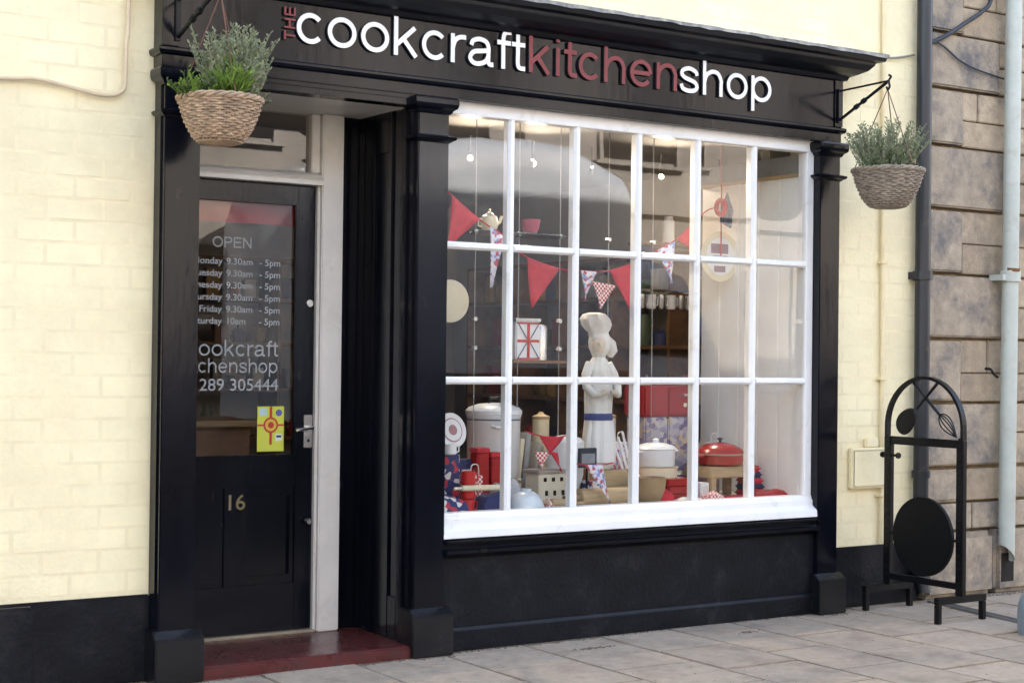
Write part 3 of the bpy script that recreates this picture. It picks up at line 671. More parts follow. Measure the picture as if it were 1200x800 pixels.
bd = obj('round_board', dm, IRONMATT, ps, bevel=.002)
obj('hinge', MB().tube([(SX, -.55, .418), (SX, -.585, .418)], .008, 8).tube([(SX, -.12, .418), (SX, -.14, .418)], .008, 8), IRON, bd)
# spoon: handle from upper right to bowl lower left
sp = MB().tube([(SX - .006, -.445, 1.245), (SX - .006, -.300, 1.105)], .0085, 8)
bq = Vector((SX - .006, -.226, 1.035)); ax = Vector((0, .145, -.14)).normalized(); nx = Vector((0, ax.z, -ax.y)); BN = 24
ring = lambda xo, s: [(bq.x + xo, *(bq + ax * (.086 * math.cos(t) * s) + nx * (.060 * math.sin(t) * s * (1 - .18 * math.cos(t) * -1)))[1:]) for t in [2 * math.pi * k / BN for k in range(BN)]]
sp.add(ring(-.008, .9) + ring(.0, 1) + ring(.008, .9), [tuple(range(BN)), tuple(range(3 * BN - 1, 2 * BN - 1, -1))] + [(i * BN + k, i * BN + (k + 1) % BN, (i + 1) * BN + (k + 1) % BN, (i + 1) * BN + k) for i in (0, 1) for k in range(BN)])
obj('spoon', sp, IRON, ps, smooth=True)
wk = MB().tube([(SX + .008, -.262, 1.240), (SX + .008, -.445, 1.075)], .0085, 8)
w0 = Vector((SX + .008, -.445, 1.075)); wd = Vector((0, -.62, -.60)).normalized(); wnn = Vector((0, wd.z, -wd.y))
for k in range(-2, 3):
    pts = [w0 + wd * (.165 * t) + wnn * (.038 * k / 2 * math.sin(math.pi * min(1, t * 1.0) ** .7)) + Vector((.012 * (1 - abs(k) / 2) * math.sin(math.pi * t), 0, 0)) for t in [i / 10 for i in range(11)]]
    wk.tube(pts, .0038, 6)
obj('whisk', wk, IRON, ps, smooth=True)
obj('bolt', MB().tube([(SX, -.045, .842), (SX, -.165, .842)], .007, 8).tube([(SX, -.042, .842), (SX, -.052, .842)], .017, 8).tube([(SX, -.155, .842), (SX, -.168, .842)], .017, 8), IRON, ps)

# ================================================================== hanging baskets
def basket(cx, cy, ztop, ztip, wm, label, blabel, bx, sc):
    H = .182 * sc
    br = thing('basket_bracket', (bx, -.06, 2.65), blabel, 'bracket', 'iron brackets holding the hanging baskets')
    tip = Vector((cx, cy, ztip))
    obj('mounting_bar', MB().box(bx - .012, bx + .012, -.070, -.0585, 2.64, ztip + .0), IRON, br, bevel=.002)
    obj('arm', MB().tube([(bx, -.066, ztip - .012), tip], .0055, 8), IRON, br, smooth=True)
    obj('stay', MB().tube([(bx, -.066, 2.655), tip + Vector((0, .012, -.006))], .0085, 8), IRON, br, smooth=True)
    for t in (.35, .5): 
        p = Vector((bx, -.066, 2.655)).lerp(tip, t); obj('collar', MB().tube([p - (tip - p).normalized() * .012, p + (tip - p).normalized() * .012], .014, 8), IRON, br)
    obj('hook', MB().tube(spl3([tip + Vector((0, 0, .03)), tip + Vector((0, -.015, .02)), tip, tip + Vector((0, -.006, -.03)), tip + Vector((0, .006, -.045)), tip + Vector((0, .016, -.03))], 4), .006, 6), IRON, br, smooth=True)
    hb = thing('hanging_basket', (cx, cy, ztop - H), label, 'hanging basket', 'wicker hanging baskets')
    prof = [(.080, 0), (.100, .014), (.122, .046), (.143, .09), (.158, .132), (.168, .175)]; prof = [(r * sc, z * sc) for r, z in prof]
    obj('liner', MB().lathe((cx, cy, ztop - H), [(r - .010, z + .004) for r, z in prof], 40), mat('dark_liner', (.04, .028, .02), rough=.95), hb, smooth=True)
    wv = MB(); rows = 19; nseg = 64; stakes = 32
    for i in range(rows):
        z = .004 + (H - .008) * i / (rows - 1)
        for (ra, za), (rb, zb) in zip(prof[:-1], prof[1:]):
            if za <= z <= zb: r = ra + (rb - ra) * (z - za) / (zb - za); break
        else: r = prof[-1][0]
        ph = i % 2; rs = .0054 + random.uniform(-.0006, .0008)
        pts = []
        for k in range(nseg + 1):
            t = 2 * math.pi * k / nseg
            rr = r + .0048 * math.cos(t * stakes / 2 + math.pi * ph) + random.uniform(-.0012, .0012)
            pts.append((cx + rr * math.cos(t), cy + rr * math.sin(t), ztop - H + z + random.uniform(-.0012, .0012)))
        pts[-1] = pts[0]
        wv.tube(pts, rs, 5, cap=False)
    obj('weave', wv, wm, hb, smooth=True, kind='stuff')
    sm = MB()
    for k in range(stakes):
        t = 2 * math.pi * k / stakes
        sm.tube([(cx + r * math.cos(t), cy + r * math.sin(t), ztop - H + z) for r, z in prof], .0035, 5)
    obj('stakes', sm, wm, hb, smooth=True, kind='stuff')
    rm = MB()
    for ph in range(3):
        rm.tube([(cx + (.171 * sc + .006 * math.cos(9 * t + ph * 2.1)) * math.cos(t), cy + (.171 * sc + .006 * math.cos(9 * t + ph * 2.1)) * math.sin(t), ztop - .004 + .007 * math.sin(9 * t + ph * 2.1)) for t in [2 * math.pi * k / 120 for k in range(121)]], .0065, 6, cap=False)
    obj('rim', rm, wm, hb, smooth=True)
    obj('base', MB().lathe((cx, cy, ztop - H - .008), [(.068 * sc, 0), (.082 * sc, .006), (.082 * sc, .014)], 32), wm, hb, smooth=True)
    obj('soil', MB().lathe((cx, cy, ztop - .035), [(.150 * sc, 0), (.148 * sc, .012), (.11 * sc, .02), (.02, .024)], 28), SOIL, hb, smooth=True)
    for k in range(3):
        t = 2.6 + 2 * math.pi * k / 3
        obj('hanging_wire', MB().tube([(cx + .168 * sc * math.cos(t), cy + .168 * sc * math.sin(t), ztop), tip + Vector((0, .008, -.042))], .0028, 5), CORD, hb)
    return hb
ZT = 2.362
basket(2.402, -.40, ZT, 2.820, WICKER, 'light brown wicker basket hanging above the door', 'black iron basket bracket at the left end of the fascia', 2.352, .955)
basket(6.128, -.40, ZT - .006, 2.824, WICKER2, 'greyish wicker basket hanging at the right end of the fascia', 'black iron basket bracket at the right end of the fascia', 6.105, 1.06)

def leaf(m, p, d, L, w, tw=0.0):
    d = d.normalized(); a = d.cross(Vector((0, 0, 1)))
    if a.length < .05: a = d.cross(Vector((1, 0, 0)))
    a.normalize(); b = d.cross(a)
    a = a * math.cos(tw) + b * math.sin(tw); nrm = d.cross(a)
    o = len(m.v)
    m.v += [tuple(p), tuple(p + d * L * .5 + a * w + nrm * w * .3), tuple(p + d * L), tuple(p + d * L * .5 - a * w + nrm * w * .3)]
    m.f.append((o, o + 1, o + 2, o + 3)); m.mi.append(m.cur)
def spiky(name, c, stems, hmin, hmax, spread, lean, mats, label, cat='plant', group='plants in the hanging baskets', leafL=.026, leafW=.0028, per=34, cone=1.0, droop=0.0):
    t = thing(name, c, label, cat, group)
    lm = MB(); st = MB(); c = Vector(c)
    for k in range(stems):
        a = random.uniform(0, 2 * math.pi); r = math.sqrt(random.random())
        base = c + Vector((math.cos(a), math.sin(a), 0)) * r * spread * .35
        h = random.uniform(hmin, hmax) * (1 - .35 * r * cone)
        d = Vector((math.cos(a) * r * lean + random.uniform(-.08, .08), math.sin(a) * r * lean + random.uniform(-.08, .08), 1)).normalized()
        bend = Vector((random.uniform(-.1, .1), random.uniform(-.1, .1), -droop))
        P = [base + d * h * q + bend * h * q * q for q in (0, .25, .5, .75, 1)]
        st.tube(P, .0016, 4, cap=False)
        lm.cur = 0 if random.random() < .7 else 1
        for i in range(per):
            q = .12 + .88 * (i + random.random()) / per
            p = P[min(3, int(q * 4))].lerp(P[min(4, int(q * 4) + 1)], q * 4 - int(q * 4) if q < 1 else 1)
            aa = random.uniform(0, 2 * math.pi); o = Vector((math.cos(aa), math.sin(aa), random.uniform(.5, 1.5)))
            leaf(lm, p, o, leafL * random.uniform(.6, 1.2) * (1.1 - .5 * q), leafW * random.uniform(.7, 1.3), random.uniform(0, 3))
    obj('leaves', lm, mats, t); obj('stems', st, mats[1], t)
    return t
LC = (2.402, -.40, 2.345)
spiky('lavender_plant', (LC[0] + .040, LC[1] + .01, LC[2]), 95, .21, .335, .17, .48, [LAV, LAV2], 'tall grey green lavender filling the left basket', per=46, cone=.3, leafL=.032, leafW=.0042)
spiky('lavender_plant', (LC[0] + .085, LC[1] - .05, LC[2]), 40, .17, .28, .11, .45, [LAV, LAV2], 'grey lavender sprigs leaning right in the left basket', per=38, leafL=.030, leafW=.0042)
spiky('grassy_herb', (LC[0] + .015, LC[1] - .09, LC[2]), 80, .10, .205, .11, .5, [HERB, HERB], 'bright green chives at the front of the left basket', leafL=.080, leafW=.0034, per=6, droop=.05)
spiky('bushy_herb', (LC[0] - .105, LC[1] - .03, LC[2]), 46, .07, .135, .16, .95, [HERB2, HERB], 'dark green thyme spilling over the left side of the left basket', leafL=.024, leafW=.006, per=20, droop=.15)
spiky('trailing_herb', (LC[0] - .145, LC[1] - .01, LC[2]), 16, .08, .15, .07, 1.0, [HERB, HERB2], 'yellow green sprigs at the left rim of the left basket', leafL=.034, leafW=.005, per=14, droop=.05)
spiky('trailing_herb', (LC[0] + .15, LC[1] - .02, LC[2]), 12, .05, .10, .06, 1.2, [LAV2, HERB2], 'short grey sprigs at the right rim of the left basket', leafL=.022, leafW=.004, per=14, droop=.2)
RC = (6.128, -.40, 2.34)
spiky('lavender_plant', (RC[0] + .02, RC[1] + .02, RC[2]), 95, .20, .31, .22, .75, [LAV2, LAV], 'tall grey green lavender filling the right basket', per=44, cone=.3, leafL=.032, leafW=.0042)
spiky('lavender_plant', (RC[0] - .11, RC[1], RC[2]), 34, .17, .28, .13, .6, [LAV, LAV2], 'thin lavender sprigs at the left of the right basket', per=30)
spiky('bushy_herb', (RC[0] - .02, RC[1] - .07, RC[2]), 42, .08, .16, .11, .6, [HERB2, LAV2], 'darker green herb at the front of the right basket', leafL=.022, leafW=.0045, per=20)
spiky('trailing_herb', (RC[0] + .12, RC[1] - .05, RC[2]), 22, .05, .10, .1, 1.2, [HERB2, LAV2], 'low green sprigs at the right rim of the right basket', leafL=.022, leafW=.005, per=14, droop=.1)
spiky('trailing_herb', (RC[0] - .14, RC[1] - .04, RC[2]), 20, .04, .09, .09, 1.3, [HERB2, LAV2], 'low dark sprigs at the left rim of the right basket', leafL=.022, leafW=.005, per=12, droop=.1)

# ================================================================== shop interior
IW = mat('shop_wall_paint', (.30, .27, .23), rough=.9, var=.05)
RX = 6.74
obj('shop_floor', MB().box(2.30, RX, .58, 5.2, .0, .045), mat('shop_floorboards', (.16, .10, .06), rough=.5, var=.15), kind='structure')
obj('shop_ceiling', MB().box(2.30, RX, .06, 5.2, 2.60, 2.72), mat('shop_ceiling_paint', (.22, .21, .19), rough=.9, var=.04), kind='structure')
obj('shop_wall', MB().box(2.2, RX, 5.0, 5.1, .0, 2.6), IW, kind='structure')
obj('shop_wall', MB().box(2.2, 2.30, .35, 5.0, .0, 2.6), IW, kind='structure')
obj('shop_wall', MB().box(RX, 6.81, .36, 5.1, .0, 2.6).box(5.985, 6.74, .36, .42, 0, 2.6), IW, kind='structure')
bed = obj('display_bed', MB().box(3.53, 5.985, .075, .95, .555, .605), mat('display_board', (.55, .54, .52), rough=.7, var=.06), kind='structure', bevel=.004)
obj('display_bed_front', MB().box(3.53, 5.985, .07, .1, .0, .55).box(3.53, 5.985, .92, .95, .05, .55), MATS['display_board'], kind='structure')
pan = thing('side_panel', (5.97, .5, .605), 'white boarded panel closing the right end of the window display', 'panel')
PW = mat('panel_white', (.90, .91, .88), rough=.6, var=.04, scale=3)
for k in range(5):
    a = .075 + k * .165
    obj('board', MB().box(5.955, 5.984, a, a + .1625, .606, 2.36 if k else 2.40), PW, pan, bevel=.004)
obj('top_board', MB().box(5.94, 5.984, .075, .90, 2.37, 2.47), mat('panel_grey', (.22, .23, .24), rough=.7), pan, bevel=.003)
obj('trim', MB().box(5.938, 5.955, .075, .90, 2.352, 2.37), WOOD, pan)
# spot lamps (lit)
LAMP = emit('lamp_glow', (1.0, .80, .55), 2.5)
for i, (x, y, z) in enumerate([(4.603, 1.3, 2.47), (5.02, 1.3, 2.455), (5.045, 1.32, 2.475), (5.441, 1.3, 2.445), (5.965, 1.3, 2.463), (6.42, 1.3, 2.465)]):
    nm = ['first', 'second', 'third', 'fourth', 'fifth', 'sixth'][i]
    t = thing('spot_lamp', (x, y, z), f'small lit ceiling spot lamp, {nm} from the left inside the window', 'lamp', 'lit spot lamps inside the shop')
    d = (Vector((-.35, -.7, -.45)) if i % 2 == 0 else Vector((.45, .75, -.55))).normalized(); p = Vector((x, y, z))
    obj('shade', MB().tube([p - d * .06, p - d * .03, p], .03, 14, cap=False, rr=[.010, .014, .018]), CHROME, t, smooth=True)
    obj('bulb', MB().tube([p - d * .02, p - d * .006, p + d * .002], .014, 12, rr=[.010, .013, .008]), LAMP, t, smooth=True)
    obj('stem', MB().tube([p - d * .06, (p.x, p.y, 2.60)], .006, 8), CHROME, t)
    li = bpy.data.lights.new('spot_light', 'SPOT'); li.energy = 8 if i % 2 == 0 else 1.3; li.color = (1, .94, .84); li.shadow_soft_size = .03; li.spot_size = R(125); li.spot_blend = .6
    lo = bpy.data.objects.new('spot_light', li); place(lo, p + d * .05, t); lo.rotation_euler = (-d).to_track_quat('Z', 'Y').to_euler()
# shelving along the right wall and back wall
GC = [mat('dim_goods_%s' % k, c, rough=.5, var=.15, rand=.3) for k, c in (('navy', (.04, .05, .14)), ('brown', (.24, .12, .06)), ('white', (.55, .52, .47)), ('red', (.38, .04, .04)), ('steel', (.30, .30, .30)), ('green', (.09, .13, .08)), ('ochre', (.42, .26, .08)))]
def goods(kind, c, w, h, m, label, grp):
    x, y, z = c
    if kind == 0: b = MB().lathe(c, [(w * .40, 0), (w * .42, h * .1), (w * .42, h * .75), (w * .30, h * .86), (w * .30, h), (w * .1, h)], 14)
    elif kind == 1: b = MB().lathe(c, [(w * .22, 0), (w * .36, h * .15), (w * .48, h * .6), (w * .5, h * .62), (w * .46, h * .6)], 16)
    elif kind == 2: b = MB().lathe(c, [(w * .4, 0), (w * .42, h * .5), (w * .42, h * .52), (w * .3, h * .62), (w * .06, h * .68), (w * .07, h * .78), (w * .03, h * .8)], 16).tube([(x - w * .4, y - .01, z + h * .4), (x - w * .52, y - .01, z + h * .35), (x - w * .52, y - .01, z + h * .15), (x - w * .4, y - .01, z + h * .1)], .006, 6)
    else: b = MB().box(x - w * .4, x + w * .4, y - w * .3, y + w * .3, z, z + h * .8).box(x - w * .42, x + w * .42, y - w * .32, y + w * .32, z + h * .8, z + h * .92)
    return obj(['jar', 'bowl', 'pot', 'tin'][kind], b, m, smooth=kind != 3, bevel=.003 if kind == 3 else 0, label=label, cat=['jar', 'bowl', 'pot', 'tin'][kind], group=grp)
def unit(along, x0, x1, y0, y1, zs, label, grp):
    t = thing('shelf_unit', ((x0 + x1) / 2, (y0 + y1) / 2, .045), label, 'shelf unit')
    for z in zs: obj('shelf', MB().box(x0, x1, y0, y1, z, z + .025), DWOOD, t, bevel=.003)
    L = (y1 - y0) if along == 'y' else (x1 - x0); k = int(L / .75) + 1
    for i in range(k + 1):
        s = i / k
        if along == 'y': a = y0 + (L - .025) * s; obj('upright', MB().box(x0 + .002, x1 - .002, a + .001, a + .024, .046, zs[-1] + .024), DWOOD, t)
        else: a = x0 + (L - .025) * s; obj('upright', MB().box(a + .001, a + .024, y0 + .002, y1 - .002, .046, zs[-1] + .024), DWOOD, t)
    for zi, z in enumerate(zs[:-1]):
        a = .10
        while a < L - .12:
            w = random.uniform(.10, .17); h = random.uniform(.14, .26); kd = random.choice([0, 1, 1, 2, 3, 3])
            GS = grp.split(' the ')[1]
            near = [abs(a - L * i / k) for i in range(k + 1)]
            if min(near) > w * .5 + .03:
                c = ((x0 + x1) / 2 - .03, y0 + a, z + .0255) if along == 'y' else (x0 + a, (y0 + y1) / 2 - .03, z + .0255)
                ci = random.randrange(7); od = ['lowest', 'second lowest', 'third lowest', 'fourth lowest', 'second highest', 'highest'][zi]
                goods(kd, c, w, h, GC[ci], f'dim {["navy", "brown", "white", "red", "steel grey", "green", "ochre"][ci]} {["jar", "bowl", "pot", "tin"][kd]} on the {od} of the {GS}', grp)
            a += w + random.uniform(.01, .05)
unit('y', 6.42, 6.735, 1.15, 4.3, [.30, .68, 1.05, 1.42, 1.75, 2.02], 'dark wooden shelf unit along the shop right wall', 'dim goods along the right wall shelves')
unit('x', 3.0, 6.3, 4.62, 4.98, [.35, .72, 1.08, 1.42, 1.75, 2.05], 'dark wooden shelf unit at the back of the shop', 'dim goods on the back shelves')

# ================================================================== window display
Z0 = .606
# display wires with glass shelf
for i, (x, nm) in enumerate(((4.151, 'first'), (4.412, 'second'), (4.668, 'third'), (4.982, 'fourth'), (5.280, 'fifth'))):
    t = thing('display_wire', (x, .5, Z0), f'thin steel display wire, {nm} from the left in the window', 'wire', 'steel display wires in the window')
    obj('wire', MB().tube([(x, .5, Z0), (x, .5, 2.60)],   .0024, 6), WIRE, t, smooth=True)
    for z in ((1.40, 1.545, 1.985) if i in (0, 2) else (1.985,)): obj('clamp', MB().tube([(x, .488, z), (x, .512, z)], .011, 10), CHROME, t)
gs = obj('glass_shelf', MB().box(4.12, 4.70, .40, .60, 1.978, 1.986), GSHELF, label='glass shelf on wires in the upper left panes', cat='shelf')
def tag(o, label, cat): return setp(o, label, cat)
tp = thing('teapot', (4.232, .5, 1.987), 'cream teapot on the glass shelf in the top left pane', 'teapot')
obj('body', MB().lathe((4.232, .5, 1.987), [(.028, 0), (.042, .02), (.046, .05), (.038, .078), (.018, .088)], 20), CREAMC, tp, smooth=True)
obj('lid', MB().lathe((4.232, .5, 2.074), [(.022, 0), (.014, .010), (.005, .014), (.008, .024), (.003, .030)], 14), CREAMC, tp, smooth=True)
obj('spout', MB().tube([(4.27, .5, 2.02), (4.296, .5, 2.04), (4.305, .5, 2.07)], .008, 8), CREAMC, tp, smooth=True)
obj('handle', MB().tube([(4.19, .5, 2.05), (4.168, .5, 2.05), (4.165, .5, 2.015), (4.188, .5, 2.01)], .005, 8), CREAMC, tp, smooth=True)
tag(obj('bowl', MB().lathe((4.484, .5, 1.987), [(.022, 0), (.04, .02), (.05, .075), (.046, .073), (.03, .02)], 22), mat('pink_ceramic', (.42, .08, .12), rough=.4), smooth=True), 'pink bowl on the glass shelf in the second upper pane', 'bowl')
tag(obj('plate', MB().tube([(3.955, .42, 1.627), (3.955, .408, 1.627), (3.955, .40, 1.627)], .1, 32, rr=[.095, .105, .085]), CREAMC, smooth=True), 'cream oval plate at the left edge of the middle panes', 'plate')
# union tin on a small shelf
sh = obj('bracket_shelf', MB().box(4.36, 4.70, .46, .66, 1.326, 1.340), DWOOD, label='small dark shelf under the flag patterned jug', cat='shelf')
jt = thing('flag_tin', (4.475, .53, 1.341), 'white tin printed with a red and blue cross in the middle panes', 'tin')
obj('case', MB().box(4.395, 4.545, .49, .60, 1.341, 1.537), ENAM, jt, bevel=.006)
ym = .4885
obj('printed_bar', MB().box(4.462, 4.478, ym - .001, ym, 1.35, 1.53), RP, jt); obj('printed_bar', MB().box(4.403, 4.461, ym - .001, ym, 1.432, 1.446).box(4.479, 4.537, ym - .001, ym, 1.432, 1.446), RP, jt)
for a, b in (((4.405, 1.35), (4.46, 1.43)), ((4.535, 1.35), (4.48, 1.43)), ((4.405, 1.53), (4.46, 1.45)), ((4.535, 1.53), (4.48, 1.45))):
    obj('printed_bar', MB().bar((a[0], ym, a[1]), (b[0], ym, b[1]), .001, .012, up=(0, 1, 0)), BLUEB, jt)
obj('printed_bar', MB().box(4.40, 4.54, ym - .0012, ym, 1.525, 1.533).box(4.40, 4.54, ym - .0012, ym, 1.345, 1.353), RP, jt)
obj('lid', MB().box(4.392, 4.548, .487, .603, 1.5375, 1.555), CHROME, jt, bevel=.003)
tag(obj('canister', MB().lathe((4.60, .57, 1.341), [(.036, 0), (.036, .17), (.03, .18), (.012, .185)], 20), CHROME, smooth=True), 'steel canister beside the flag printed tin', 'canister')
# enamel bin
eb = thing('enamel_bin', (4.335, .60, Z0), 'tall white enamel bin with lid at the left of the display', 'bin')
obj('body', MB().lathe((4.335, .60, Z0), [(.128, 0), (.132, .01), (.138, .44), (.142, .445), (.142, .455)], 36), ENAM, eb, smooth=True)
ld = obj('lid', MB().lathe((4.335, .60, Z0 + .456), [(.146, 0), (.146, .018), (.13, .035), (.08, .052), (.02, .058)], 36), ENAM, eb, smooth=True)
obj('knob', MB().tube([(4.305, .60, Z0 + .512), (4.31, .60, Z0 + .54), (4.36, .60, Z0 + .54), (4.365, .60, Z0 + .512)], .007, 8), IRON, ld, smooth=True)
obj('handle', MB().tube([(4.25, .482, Z0 + .40), (4.26, .455, Z0 + .395), (4.31, .445, Z0 + .39), (4.33, .462, Z0 + .395)], .008, 8), ENAM, eb, smooth=True)
obj('rim', MB().tube([(4.335 + .139 * math.cos(t), .60 + .139 * math.sin(t), Z0 + .43) for t in [2 * math.pi * k / 40 for k in range(41)]], .004, 6, cap=False), mat('blue_rim', (.1, .12, .2), rough=.4), eb)
# plate leaning at left
pl = thing('patterned_plate', (3.93, .32, .91), 'red and white patterned plate leaning at the left end', 'plate')
c0 = Vector((3.925, .34, .995)); dv = Vector((.15, -.95, .25)).normalized()
obj('rim', MB().tube([c0, c0 + dv * .006, c0 + dv * .012], .08, 36, rr=[.05, .075, .086]), ENAM, pl, smooth=True)
obj('ring', MB().tube([c0 + dv * .0125, c0 + dv * .0135], .06, 30), mat('plate_red', (.38, .16, .18), rough=.4), pl); obj('centre', MB().tube([c0 + dv * .0138, c0 + dv * .0148], .054, 30), ENAM, pl); obj('motif', MB().tube([c0 + dv * .015, c0 + dv * .016], .026, 24), MATS['plate_red'], pl)
tag(obj('gift_tin', MB().box(3.80, 3.955, .30, .40, Z0, .885), PRINT, bevel=.006), 'navy and red printed tin at the left end of the display', 'tin')
def cup(x, y, z, r, h, m, nm, label, cat):
    t = thing(nm, (x, y, z), label, cat)
    obj('body', MB().lathe((x, y, z), [(r * .8, 0), (r, h * .1), (r, h), (r * .9, h), (r * .88, h * .15), (r * .3, h * .1)], 20, cap=False), m, t, smooth=True)
    obj('handle', MB().tube([(x + r * .95, y - .004, z + h * .85), (x + r * 1.5, y - .004, z + h * .8), (x + r * 1.5, y - .004, z + h * .3), (x + r * .95, y - .004, z + h * .2)], r * .13, 7), m, t, smooth=True)
    return t
RM = mat('bright_red_ceramic', (.55, .02, .02), rough=.3, var=.05)
cup(3.94, .20, Z0, .034, .066, RM, 'mug', 'lowest red mug stacked beside the navy towels', 'mug')
cup(3.94, .20, Z0 + .067, .034, .066, RM, 'mug', 'middle red mug stacked beside the navy towels', 'mug')
cup(3.94, .20, Z0 + .134, .034, .066, RM, 'mug', 'topmost red mug stacked beside the navy towels', 'mug')
cup(3.86, .235, Z0 + .20, .03, .05, ENAM, 'mug', 'small white mug above the printed tin', 'mug').location.z = .886
def cloth(name, x0, x1, y0, y1, z0, h, m, label, cat='cloth', lump=.3, seed=0):
    rnd = random.Random(seed); nx, ny = 14, 10; b = MB()
    for j in range(ny + 1):
        for i in range(nx + 1):
            u, v = i / nx, j / ny
            e = (max(0, 1 - abs(2 * u - 1) ** 4) * max(0, 1 - abs(2 * v - 1) ** 4)) ** .5
            z = z0 + .001 + h * e * (1 - lump + lump * (math.sin(u * 7 + seed) * math.cos(v * 5 + seed * 2) * .5 + .5)) + rnd.uniform(-.003, .003) * (e > 0)
            b.v.append((x0 + (x1 - x0) * u, y0 + (y1 - y0) * v, max(z0 + .001, z)))
    for j in range(ny):
        for i in range(nx): a = j * (nx + 1) + i; b.f.append((a, a + 1, a + nx + 2, a + nx + 1)); b.mi.append(0)
    nb = len(b.v); b.v += [(x0, y0, z0), (x1, y0, z0), (x1, y1, z0), (x0, y1, z0)]; b.f.append((nb, nb + 1, nb + 2, nb + 3)); b.mi.append(0)
    return tag(obj(name, b, m, smooth=True), label, cat)
cloth('oven_glove', 3.985, 4.14, .12, .26, Z0, .105, NAVY, 'rounded navy oven glove at the front left of the display', 'oven glove', seed=2)
cloth('tea_towel', 3.70, 3.90, .10, .24, Z0, .10, PRINT, 'crumpled navy printed tea towel by the left pilaster', 'tea towel', seed=5)
tag(obj('rolling_pin', MB().tube([(3.84, .165, .728), (3.88, .165, .729), (3.885, .165, .729), (4.12, .165, .725), (4.125, .165, .725), (4.16, .165, .724)], .014, 12, rr=[.007, .007, .0145, .0145, .007, .007]), CREAMC, smooth=True), 'thin cream rolling pin resting over the navy oven glove', 'rolling pin')
for x, z, l in ((4.125, .78, 'left red gift box standing in front of the enamel bin'), (4.21, .755, 'right red gift box standing in front of the enamel bin')):
    t = thing('gift_box', (x, .40, Z0), l, 'box'); obj('box', MB().box(x - .036, x + .036, .36, .43, Z0, z + .10), REDE, t, bevel=.004); obj('lid', MB().box(x - .039, x + .039, .357, .433, z + .101, z + .125), REDF, t, bevel=.004)
cloth('grey_tray_cloth', 4.16, 4.33, .28, .40, Z0, .16, mat('grey_cloth', (.4, .42, .45), rough=.9), 'grey folded cloth beside the red boxes', 'cloth', seed=8)
wb = tag(obj('upturned_bowl', MB().lathe((4.258, .175, Z0), [(.092, 0), (.091, .012), (.084, .045), (.066, .075), (.040, .092), (.026, .096), (.026, .108)], 28), mat('pale_blue_ceramic', (.66, .74, .80), rough=.3), smooth=True), 'pale blue white bowl upturned at the front of the display', 'bowl')
# cream house box
hs = thing('toy_house', (4.48, .33, Z0), 'small cream wooden house with dark windows among the bunting', 'toy house')
obj('body', MB().box(4.395, 4.57, .27, .39, Z0, .775), mat('house_cream', (.62, .56, .44), rough=.7), hs, bevel=.003)
obj('roof', MB().box(4.385, 4.58, .26, .40, .776, .792), mat('house_roof', (.35, .30, .28), rough=.8), hs, bevel=.003)
for k, x in enumerate((4.425, 4.475, 4.525)):
    obj('window', MB().box(x, x + .018, .2675, .2695, .735, .755), IRONMATT, hs)
    obj('window', MB().box(x + .01, x + .026, .2675, .2695, .665, .69), IRONMATT, hs)
obj('door', MB().box(4.54, 4.56, .2675, .2695, Z0 + .002, .66), DWOOD, hs)
def pin(name, p, q, r, label):
    p, q = Vector(p), Vector(q); t = thing(name, (p + q) / 2 - Vector((0, 0, r)), label, 'rolling pin'); d = (q - p).normalized()
    obj('barrel', MB().tube([p + d * .05, q - d * .05], r, 18), WOOD, t, smooth=True, bevel=.003)
    for a, s in ((p, 1), (q, -1)): obj('handle', MB().tube([a + d * s * .049, a + d * s * .035, a + d * s * .012, a], r * .4, 10, rr=[r * .3, r * .42, r * .45, r * .25]), WOOD, t, smooth=True)
pin('rolling_pin', (4.36, .185, .64), (4.60, .165, .63), .021, 'thin wooden rolling pin in front of the toy house')
pin('rolling_pin', (4.54, .20, .654), (4.98, .22, .650), .046, 'thick wooden rolling pin lying at the front of the display')
tag(obj('wooden_block', MB().box(4.815, 5.01, .33, .43, Z0, .772), WOOD, bevel=.01), 'tan wooden block behind the thick rolling pin', 'block')
# books behind
for k, (x, w, hgt, ang, m) in enumerate(((4.43, .025, .30, .12, CREAMC), (4.47, .03, .33, .10, GC[4]), (4.52, .025, .28, .2, GC[2]), (4.60, .03, .26, .05, CREAMC))):
    b = MB().box(-w / 2, w / 2, -.08, .08, 0, hgt); o = tag(obj('cookbook', b, m, bevel=.002), ['leftmost pale cookbook leaning behind the toy house', 'grey cookbook leaning behind the toy house', 'white cookbook leaning most behind the toy house', 'rightmost cream cookbook beside the chef figure'][k], 'book')
    o.location = (x, .60, Z0 + .03 + w * math.sin(ang)); o.rotation_euler = (0, ang, 0)
tag(obj('display_riser', MB().box(4.40, 4.70, .50, .72, Z0, .634), WOOD, bevel=.004), 'low wooden riser under the cookbooks', 'riser')
# chef figure
ch = thing('chef_figure', (4.90, .47, Z0), 'white cloth chef doll with floppy hat and blue belt in mid window', 'doll')
bx, by = 4.905, .47
bm_ = MB().folds([(bx, by, .776, .075, .06), (bx, by, .80, .09, .07), (bx, by, .90, .092, .074), (bx, by, 1.04, .074, .062), (bx, by, 1.16, .080, .064), (bx, by, 1.27, .072, .058), (bx, by, 1.335, .052, .045), (bx, by, 1.36, .034, .034),
                 (bx - .005, by - .01, 1.38, .042, .044), (bx - .008, by - .014, 1.41, .056, .058), (bx - .008, by - .014, 1.445, .058, .060), (bx - .006, by - .01, 1.48, .05, .052), (bx, by, 1.505, .03, .03)], 48, 8, .045, 7)
body = obj('body', bm_, WCLOTH, ch, smooth=True)
obj('face', MB().loft([(bx - .030, by - .040, 1.385, .026, .022), (bx - .034, by - .046, 1.41, .038, .033), (bx - .034, by - .046, 1.44, .040, .035), (bx - .028, by - .038, 1.462, .03, .026)], 18), SKIN, ch, smooth=True)
